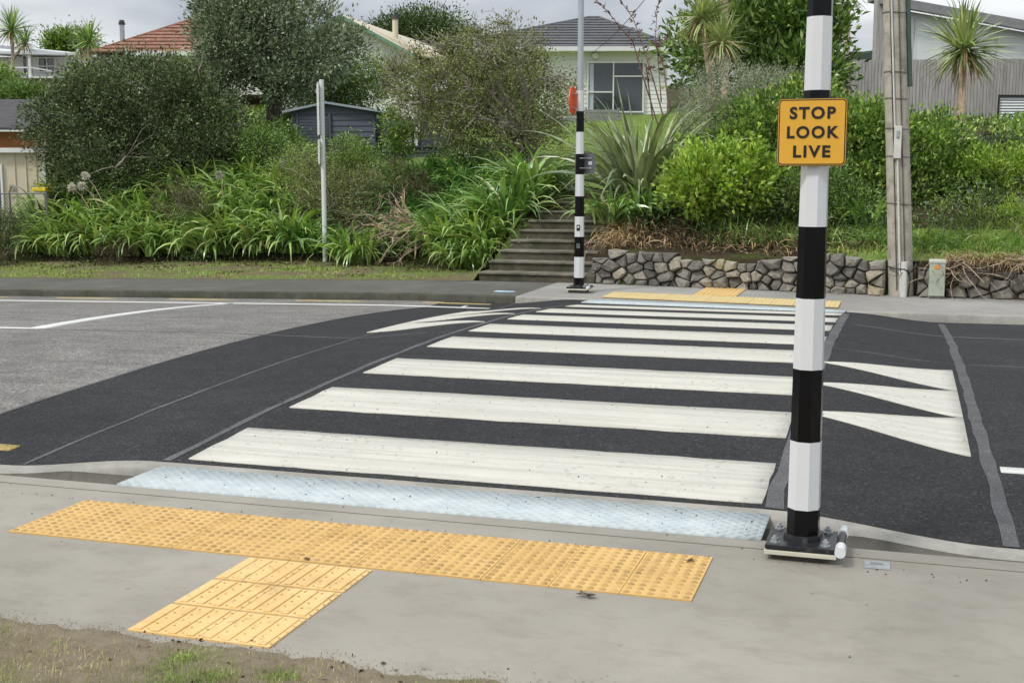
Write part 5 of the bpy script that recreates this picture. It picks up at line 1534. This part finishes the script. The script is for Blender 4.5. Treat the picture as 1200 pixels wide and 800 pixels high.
# ---- strap leaved plants
def strap_clump(px, D, n, L, Wd, r, spread=.19, el=(.7, 1.5), droop=(1.0, 2.7), dz=0, xy=None):
    x, y = xy or loc(px, D)
    z = float(T(x, y)) + dz
    P = np.stack([x + r.normal(0, spread, n), y + r.normal(0, spread, n), np.full(n, z)], 1)
    az = np.arctan2(P[:, 1] - y, P[:, 0] - x) + r.normal(0, .7, n)
    return blades(P, az, r.uniform(*el, n), L * r.uniform(.7, 1.2, n), Wd * r.uniform(.75, 1.2, n), r.uniform(*droop, n), 7, r)
def strap_thing(name, label, cat, spec, mat, group=None, part=None, **kw):
    x, y = loc(spec[0], spec[1])
    r = np.random.default_rng(int(spec[0] * 7))
    V, Fc = strap_clump(*spec, r, **kw)
    z = float(T(x, y))
    o = np_mesh(name, V - np.array([x, y, z]), Fc, mat); o.location = (x, y, z)
    return tag(o, label, cat, group)
ra = np.random.default_rng(77)
def bed(label, spots, n, L, Wd, mat):
    parts = [strap_clump(px, D, n, L * ra.uniform(.85, 1.15), Wd, ra, .12) for px, D in spots]
    V, Fc = join(parts)
    return tag(np_mesh('agapanthus_bed', V, Fc, mat), label, 'agapanthus', kind='stuff')
def Db(px, b):
    p0, p1 = loc(px, 10), loc(px, 20)
    return 10 + 10 * (b - p0[1]) / (p1[1] - p0[1])
front = [(px, Db(px, 17.45 + ra.uniform(-.15, .2))) for px in (x_ + ra.normal(0, 5) for x_ in range(36, 350, 13))]
mid = [(px, Db(px, b_ + ra.uniform(-.25, .25))) for b_, a0 in ((18.0, 30), (18.6, 48), (19.2, 66)) for px in (x_ + ra.normal(0, 5) for x_ in range(a0, 352, 13))]
back = [(px, Db(px, b_ + ra.uniform(-.25, .25))) for b_, a0 in ((19.9, 90), (20.6, 140), (21.4, 170), (22.2, 205), (23, 240), (23.8, 250)) for px in (x_ + ra.normal(0, 5) for x_ in range(a0, 350, 13))]
bed('bright strap leaved bed along the foot of the left bank', front + mid[::2], 60, 1.05, .072, 'blade_lime')
bed('darker strap leaved bed climbing the left bank behind the bright front row', mid[1::2] + back[::3], 52, 1.02, .072, 'blade_green')
bed('dense strap leaved planting up the bank below the big tree', [q_ for i_, q_ in enumerate(back) if i_ % 3], 50, .95, .072, 'blade_lime')
bed('deep green strap leaved bed left of the steps under the twiggy shrub', [(px + ra.normal(0, 5), D + ra.uniform(-.2, .2)) for D, a0, a1 in ((23.4, 490, 606), (24.0, 470, 606), (24.7, 462, 616), (25.4, 466, 604), (26.1, 470, 600)) for px in range(a0, a1, 12)], 50, 1.0, .066, 'blade_deep')
for i, (px, D, n, L, lb, mt) in enumerate([
        (528, 22.3, 180, 1.1, 'lush strap leaved clump left of the one nearest the foot of the steps', 'blade_lime'),
        (562, 22.0, 200, 1.18, 'lush strap leaved clump nearest the foot of the steps', 'blade_lime'),
        (600, 22.5, 180, 1.25, 'strap leaved clump overhanging the lower steps', 'blade_green'),
        (624, 23.1, 170, 1.22, 'strap leaved clump overhanging the middle steps', 'blade_green'),
        (628, 23.9, 140, .85, 'strap leaved clump overhanging the upper steps', 'blade_deep'),
        (578, 21.5, 150, .95, 'low strap leaved clump spreading onto the two bottom steps', 'blade_green'),
        (545, 21.7, 140, .9, 'front strap leaved clump between the cut branches and the bottom step', 'blade_lime'),
        (538, 22.9, 160, 1.1, 'strap leaved clump behind the lush ones at the foot of the steps', 'blade_green'),
        (572, 23.2, 160, 1.1, 'strap leaved clump behind the one overhanging the lower steps', 'blade_green'),
        (416, 23.4, 150, 1.05, 'tall strap leaved clump between white post and cut branches', 'blade_lime'),
        (350, 24.5, 100, .85, 'dark strap leaved clump left of the white post', 'blade_deep'),
        (368, 24.3, 90, .75, 'small dark strap leaved clump touching the white post', 'blade_deep'),
        (398, 24.4, 80, .65, 'low dark strap leaved clump right of the white post', 'blade_deep'),
        (722, 20.3, 120, .85, 'green strap leaved clump right of the steps below the flax', 'blade_green'),
        (750, 20.5, 80, .75, 'smaller strap leaved clump beside the flax base', 'blade_green'),
        (1015, 19.2, 60, .55, 'strap leaved clump left of the utility pole', 'blade_green')]):
    strap_thing('agapanthus_clump', lb, 'agapanthus', (px, D, int(n * 1.05), L, .066), mt, 'separate strap leaved clumps')
# flower heads
for px, py, D, px0, py0, lb in ((100, 206, 24.2, 122, 240, 'pale round seed head, highest of the group at the left'), (84, 219, 24.2, 108, 250, 'pale round seed head, lowest left one of its group'), (96, 218, 24.1, 118, 245, 'pale round seed head in the middle of its group'),
        (257, 205, 25, 262, 232, 'faded round flower head in the middle of the left bed'), (15, 221, 24.4, 30, 245, 'small pale flower head near the wire fence')):
    c = at(px, py, D); b_ = at(px0, py0, D + .1)
    root = thing('seed_head', lb, 'flower head', tuple(b_), 0, 'pale round seed heads')
    mb = MB(); l_ = c - b_; mb.tube([(0, 0, 0), l_ * .5 + Vector((0, 0, .08)), l_], .008, 5); mb.build('stem', 'bark_pale', root)
    r = np.random.default_rng(int(px)); d = norm(r.normal(size=(150, 3)))
    leaves('petals', np.array(l_)[None] + d * .035, d, .062, .022, 'petal', root, r=r)

# flax with flower stalks
fx, fy = loc(752, 21.3); fz_ = float(T(fx, fy))
root = thing('flax', 'big flax with long stiff grey green leaves right of the steps', 'flax', (fx, fy, fz_))
r = np.random.default_rng(41); n = 190
P = np.stack([r.normal(0, .16, n), r.normal(0, .16, n), np.full(n, -.05)], 1)
az = np.arctan2(P[:, 1], P[:, 0]) + r.normal(0, .6, n)
V, Fc = blades(P, az, r.uniform(.5, 1.45, n), r.uniform(1.4, 2.45, n), r.uniform(.06, .09, n), r.uniform(.3, 1.8, n), 9, r)
np_mesh('leaf_fan', V, Fc, 'blade_flax', root)
n = 13
P = np.stack([r.normal(0, .25, n), r.normal(0, .25, n), np.full(n, -.05)], 1)
V, Fc = blades(P, r.uniform(-1.9, 1.2, n), r.uniform(.5, 1.0, n), r.uniform(1.1, 1.6, n), r.uniform(.05, .08, n), r.uniform(1.6, 2.6, n), 9, r)
np_mesh('bent_leaves', V, Fc, 'blade_flax', root)
for pts in ([(772, 150), (755, 95), (742, 50), (712, 14), (690, -8)], [(778, 140), (766, 95), (752, 50), (742, 22), (722, -6)], [(784, 130), (778, 80), (768, 50), (770, 10), (776, -12)], [(765, 140), (760, 100), (757, 75)], [(775, 120), (770, 55), (784, 42)]):
    mb = MB(); pp = [at(a_, b_, 21.2) - Vector((fx, fy, fz_)) for a_, b_ in pts]
    mb.tube(pp, [.014, .012, .010, .008, .006][:len(pp)], 6); s_ = mb.build('flower_stalk', 'seed_dark', root)
    P, D_ = [], []
    for a_, b_ in zip(pp[1:], pp[2:]):
        for k in range(7):
            u = k / 7
            c = a_.lerp(b_, u); side = Vector((r.uniform(-1, 1), r.uniform(-1, 1), r.uniform(.2, 1)))
            for q in range(3):
                P.append(c + side * .02 * q); D_.append(side + Vector(r.normal(0, .4, 3)))
    leaves('seed_pods', np.array([tuple(x) for x in P]), np.array([tuple(x) for x in D_]), .09, .026, 'seed_dark', s_, r=r)

# cabbage trees: ball heads of sword leaves on a slim trunk
def cabbage(label, heads, base, tpath, n, L, seed, group='cabbage trees', mat='blade_cabbage'):
    r = np.random.default_rng(seed)
    root = thing('cabbage_tree', label, 'cabbage tree', base, 0, group)
    B0 = Vector(base)
    mb = MB()
    for hd in heads:
        path = [Vector((0, 0, -.2))] + [Vector(q) - B0 for q in tpath] + [Vector(hd[0]) - B0]
        mb.tube(path, [.10] + [.08] * (len(path) - 2) + [.06], 8)
    mb.build('trunk', 'bark_pale', root, True)
    for (c, L_, m_) in heads:
        c = np.array(c) - np.array(base)
        P = c[None] + r.normal(0, .04, (m_, 3))
        V, Fc = blades(P, r.uniform(0, 6.28, m_), r.uniform(-.75, 1.5, m_), L_ * r.uniform(.75, 1.1, m_), r.uniform(.028, .045, m_) * L_ / .8, r.uniform(.1, .75, m_), 5, r)
        np_mesh('crown', V, Fc, mat, root)
        k = m_ // 5
        V, Fc = blades(c[None] + r.normal(0, .05, (k, 3)), r.uniform(0, 6.28, k), r.uniform(-1.2, -.3, k), L_ * r.uniform(.6, 1.0, k), np.full(k, .03), r.uniform(.4, 1.0, k), 5, r)
        np_mesh('dead_skirt', V, Fc, 'blade_dead', root)
cabbage('cabbage tree with one spiky head before the timber wall, right', [(tuple(at(1129, 58, 22)), .95, 230)], ground_pt(1124, 22), [tuple(at(1126, 130, 22))], 230, .9, 51)
cabbage('cabbage tree with upper spiky head left of the broadleaf tree', [(tuple(at(823, 22, 24)), .80, 200)], ground_pt(832, 24), [tuple(at(833, 90, 24))], 200, .8, 52)
cabbage('shorter cabbage tree with a spiky head in front of its taller neighbour', [(tuple(at(846, 50, 23.6)), .70, 170)], ground_pt(850, 23.6), [tuple(at(850, 100, 23.6))], 170, .7, 53)
cabbage('slim cabbage tree whose head is cut by the top edge', [(tuple(at(850, -28, 24.6)), .8, 150)], ground_pt(848, 24.6), [tuple(at(849, 40, 24.6))], 150, .8, 54)
cabbage('cabbage tree top showing right of the striped pole at the upper edge', [(tuple(at(994, -8, 30)), .75, 120)], ground_pt(990, 30), [tuple(at(992, 60, 30))], 120, .7, 55)
cabbage('distant cabbage tree at the upper left corner', [(tuple(at(14, 36, 55)), 1.25, 160), (tuple(at(30, 50, 55)), .9, 90)], ground_pt(14, 55), [tuple(at(15, 70, 55))], 160, 1.3, 56, mat='blade_green')
cabbage('distant palm like tree left of the red roof', [(tuple(at(105, 48, 60)), 1.2, 130), (tuple(at(95, 58, 60)), 1., 90)], ground_pt(104, 60), [tuple(at(104, 70, 60))], 130, 1.2, 57, mat='blade_green')

# heap of cut pale branches
hb = Vector(base_at(468, 292, 22.5))
root = thing('cut_branches', 'heap of pale forked cut branches lying in the planting', 'branches', tuple(hb))
rb = random.Random(44)
def wiggle(mb, p, d, L, r0, depth):
    pts, rad = [p], [r0]
    n_ = 5
    for k in range(n_):
        d = (d + Vector((rb.uniform(-1, 1), rb.uniform(-1, 1), rb.uniform(-.8, .8))) * .38).normalized()
        p = p + d * (L / n_); pts.append(p); rad.append(r0 * (1 - .13 * (k + 1)))
        if depth and rb.random() < .75:
            e = (d + Vector((rb.uniform(-1, 1), rb.uniform(-1, 1), rb.uniform(-1, 1))) * 1.0).normalized()
            wiggle(mb, p, e, L * .62, rad[-1] * .78, depth - 1)
    mb.tube(pts, rad, 6)
Rv, Uv = Vector((math.cos(YAW), math.sin(YAW), 0)), Vector((0, 0, 1))
Fv = Vector((-math.sin(YAW), math.cos(YAW), 0))
mb = MB()
for (x0, z0, dx, dz_, L) in ((.35, .45, -1, .25, .9), (.35, .48, -.7, -.55, .8), (.3, .5, -.9, -.2, .8), (.4, .35, -.5, -.9, .6), (.45, .1, -1, -.3, .5), (.25, .55, -.4, .8, .45), (.3, .1, -.8, .3, .5), (.1, .3, -1, .1, .6)):
    wiggle(mb, Rv * x0 + Uv * z0 - Fv * .25, (Rv * dx + Uv * dz_ - Fv * .2).normalized(), L, .034, 2)
mb.tube([Rv * .75 + Uv * .12 - Fv * .1, Rv * .45 + Uv * .3 - Fv * .25, Rv * .28 + Uv * .52 - Fv * .28], [.06, .055, .03], 8)
mb.build('pale_branches', 'bark_pale', root, True)
mb = MB()
for k in range(46):
    p = Rv * rb.uniform(-.45, .5) + Uv * rb.uniform(-.25, .35) + Fv * rb.uniform(-.1, .2)
    wiggle(mb, p, Vector((rb.uniform(-1, 1), rb.uniform(-1, 1), rb.uniform(-.5, .6))).normalized(), rb.uniform(.25, .6), .009, 1)
mb.build('dark_twigs', 'bark', root)
# fallen roots and dead stems over the right hand rocks
def stems(label, name, spots, n, L, r0, mat, seed):
    rs = random.Random(seed)
    b_ = Vector(spots[0]); root = thing(name, label, 'dead stems', tuple(b_))
    mb = MB()
    for k in range(n):
        s_ = Vector(rs.choice(spots)) - b_ + Vector((rs.uniform(-.3, .3), rs.uniform(-.12, .12), rs.uniform(-.08, .12)))
        d = Vector((rs.uniform(-1, 1), rs.uniform(-.7, .1), rs.uniform(-.5, .5))).normalized()
        pts = [s_]
        for q in range(5):
            d = (d + Vector((rs.uniform(-.5, .5), rs.uniform(-.4, .3), rs.uniform(-.45, .3)))).normalized()
            pts.append(pts[-1] + d * L * rs.uniform(.6, 1.2) / 5)
        mb.tube(pts, [r0, r0, r0 * .8, r0 * .7, r0 * .5, r0 * .3], 5)
    mb.build('stems', mat, root)
stems('tangled pale roots and stems spilling over the rocks at the right edge', 'root_tangle', [(1.9, 13.25, .45), (2.3, 13.2, .55), (2.7, 13.2, .5), (1.5, 13.3, .4), (3.2, 13.2, .5)], 42, .7, .008, 'bark_pale', 61)
stems('dark fine roots hanging down the earth beside the utility pillar', 'root_tangle', [(1.05, 13.38, .45), (1.5, 13.3, .4), (1.8, 13.25, .35), (2.1, 13.25, .4)], 90, .45, .005, 'bark', 62)
# dry grass / dead leaf fringes hanging on the wall
def fringe(label, pts, n, L, Wd, mat, seed, el=(.0, 1.2), dr=(1.5, 3.)):
    r = np.random.default_rng(seed)
    pts = np.array(pts); t = r.uniform(0, len(pts) - 1.001, n); i = t.astype(int); f = (t - i)[:, None]
    ab = pts[i] * (1 - f) + pts[i + 1] * f + r.normal(0, .16, (n, 2))
    ab[:, 1] = np.maximum(ab[:, 1], wall_b(ab[:, 0]) + .03)
    P = np.stack([ab[:, 0], ab[:, 1], np.maximum(T(ab[:, 0], ab[:, 1]), .48)], 1)
    V, Fc = blades(P, r.normal(-PI / 2, 1.2, n), r.uniform(*el, n), L * r.uniform(.5, 1.3, n), Wd * r.uniform(.6, 1.3, n), r.uniform(*dr, n), 5, r)
    return tag(np_mesh('dry_foliage', V, Fc, mat), label, 'dry grass', kind='stuff')
fringe('dead straw coloured leaves slumped on the bank above the stone wall', [(-3.6, 14.6), (-2.6, 14.6), (-1.6, 14.4), (-.6, 14.3), (.4, 14.1)], 160, .42, .016, 'blade_dead', 71)
fringe('dark brown dead foliage under the bright shrub', [(-2.9, 14.9), (-1.6, 14.7), (-.6, 14.6), (.3, 14.3)], 900, .34, .016, 'leaf_brown', 72)
fringe('mixed dry grass over the rocks right of the utility pillar', [(1.3, 13.6), (2.0, 13.5), (3.0, 13.4), (4.2, 13.4)], 1100, .36, .010, 'blade_dead', 73)
fringe('green weeds growing between the wall top and the shrubs', [(-2.2, 14.9), (-.8, 14.6), (.4, 14.6), (1.4, 14.5), (2.6, 14.5), (3.8, 14.3)], 2600, .32, .014, 'blade_green', 74, (.5, 1.4), (.5, 2.))
fringe('brown dry tuft at the right side of the steps', [(-3.7, 14.45), (-3.5, 14.7), (-3.6, 15.3)], 420, .42, .013, 'blade_dead', 75)
# low ground cover filling the bank
r = np.random.default_rng(81)
def cover(label, a0, a1, b0, b1, n, L, Wd, mat, h=.12):
    ab = clumpy(n, a0, a1, b0, b1, 260, .25, r)
    P = np.stack([ab[:, 0], ab[:, 1], T(ab[:, 0], ab[:, 1]) + r.uniform(0, h, n)], 1)
    D_ = r.normal(size=(n, 3)) + np.array([0, -.2, .9])
    return tag(leaves('ground_cover', P, D_, L, Wd, mat, r=r), label, 'ground cover', kind='stuff')
cover('low leafy ground cover between the plants on the left bank', -22, -7.6, 17.0, 24, 30000, .09, .04, 'leaf_dark', .3)
cover('low leafy ground cover behind the stone wall', -3.6, 6, 14.9, 21, 26000, .08, .035, 'leaf_dark', .3)
cover('loose greenery covering the rising ground behind the gardens', -36, -19, 26, 52, 30000, .20, .09, 'leaf_mid', .9)
cover('loose greenery on the slope below the timber wall', -2, 14, 20, 44, 22000, .16, .07, 'leaf_mid', .25)
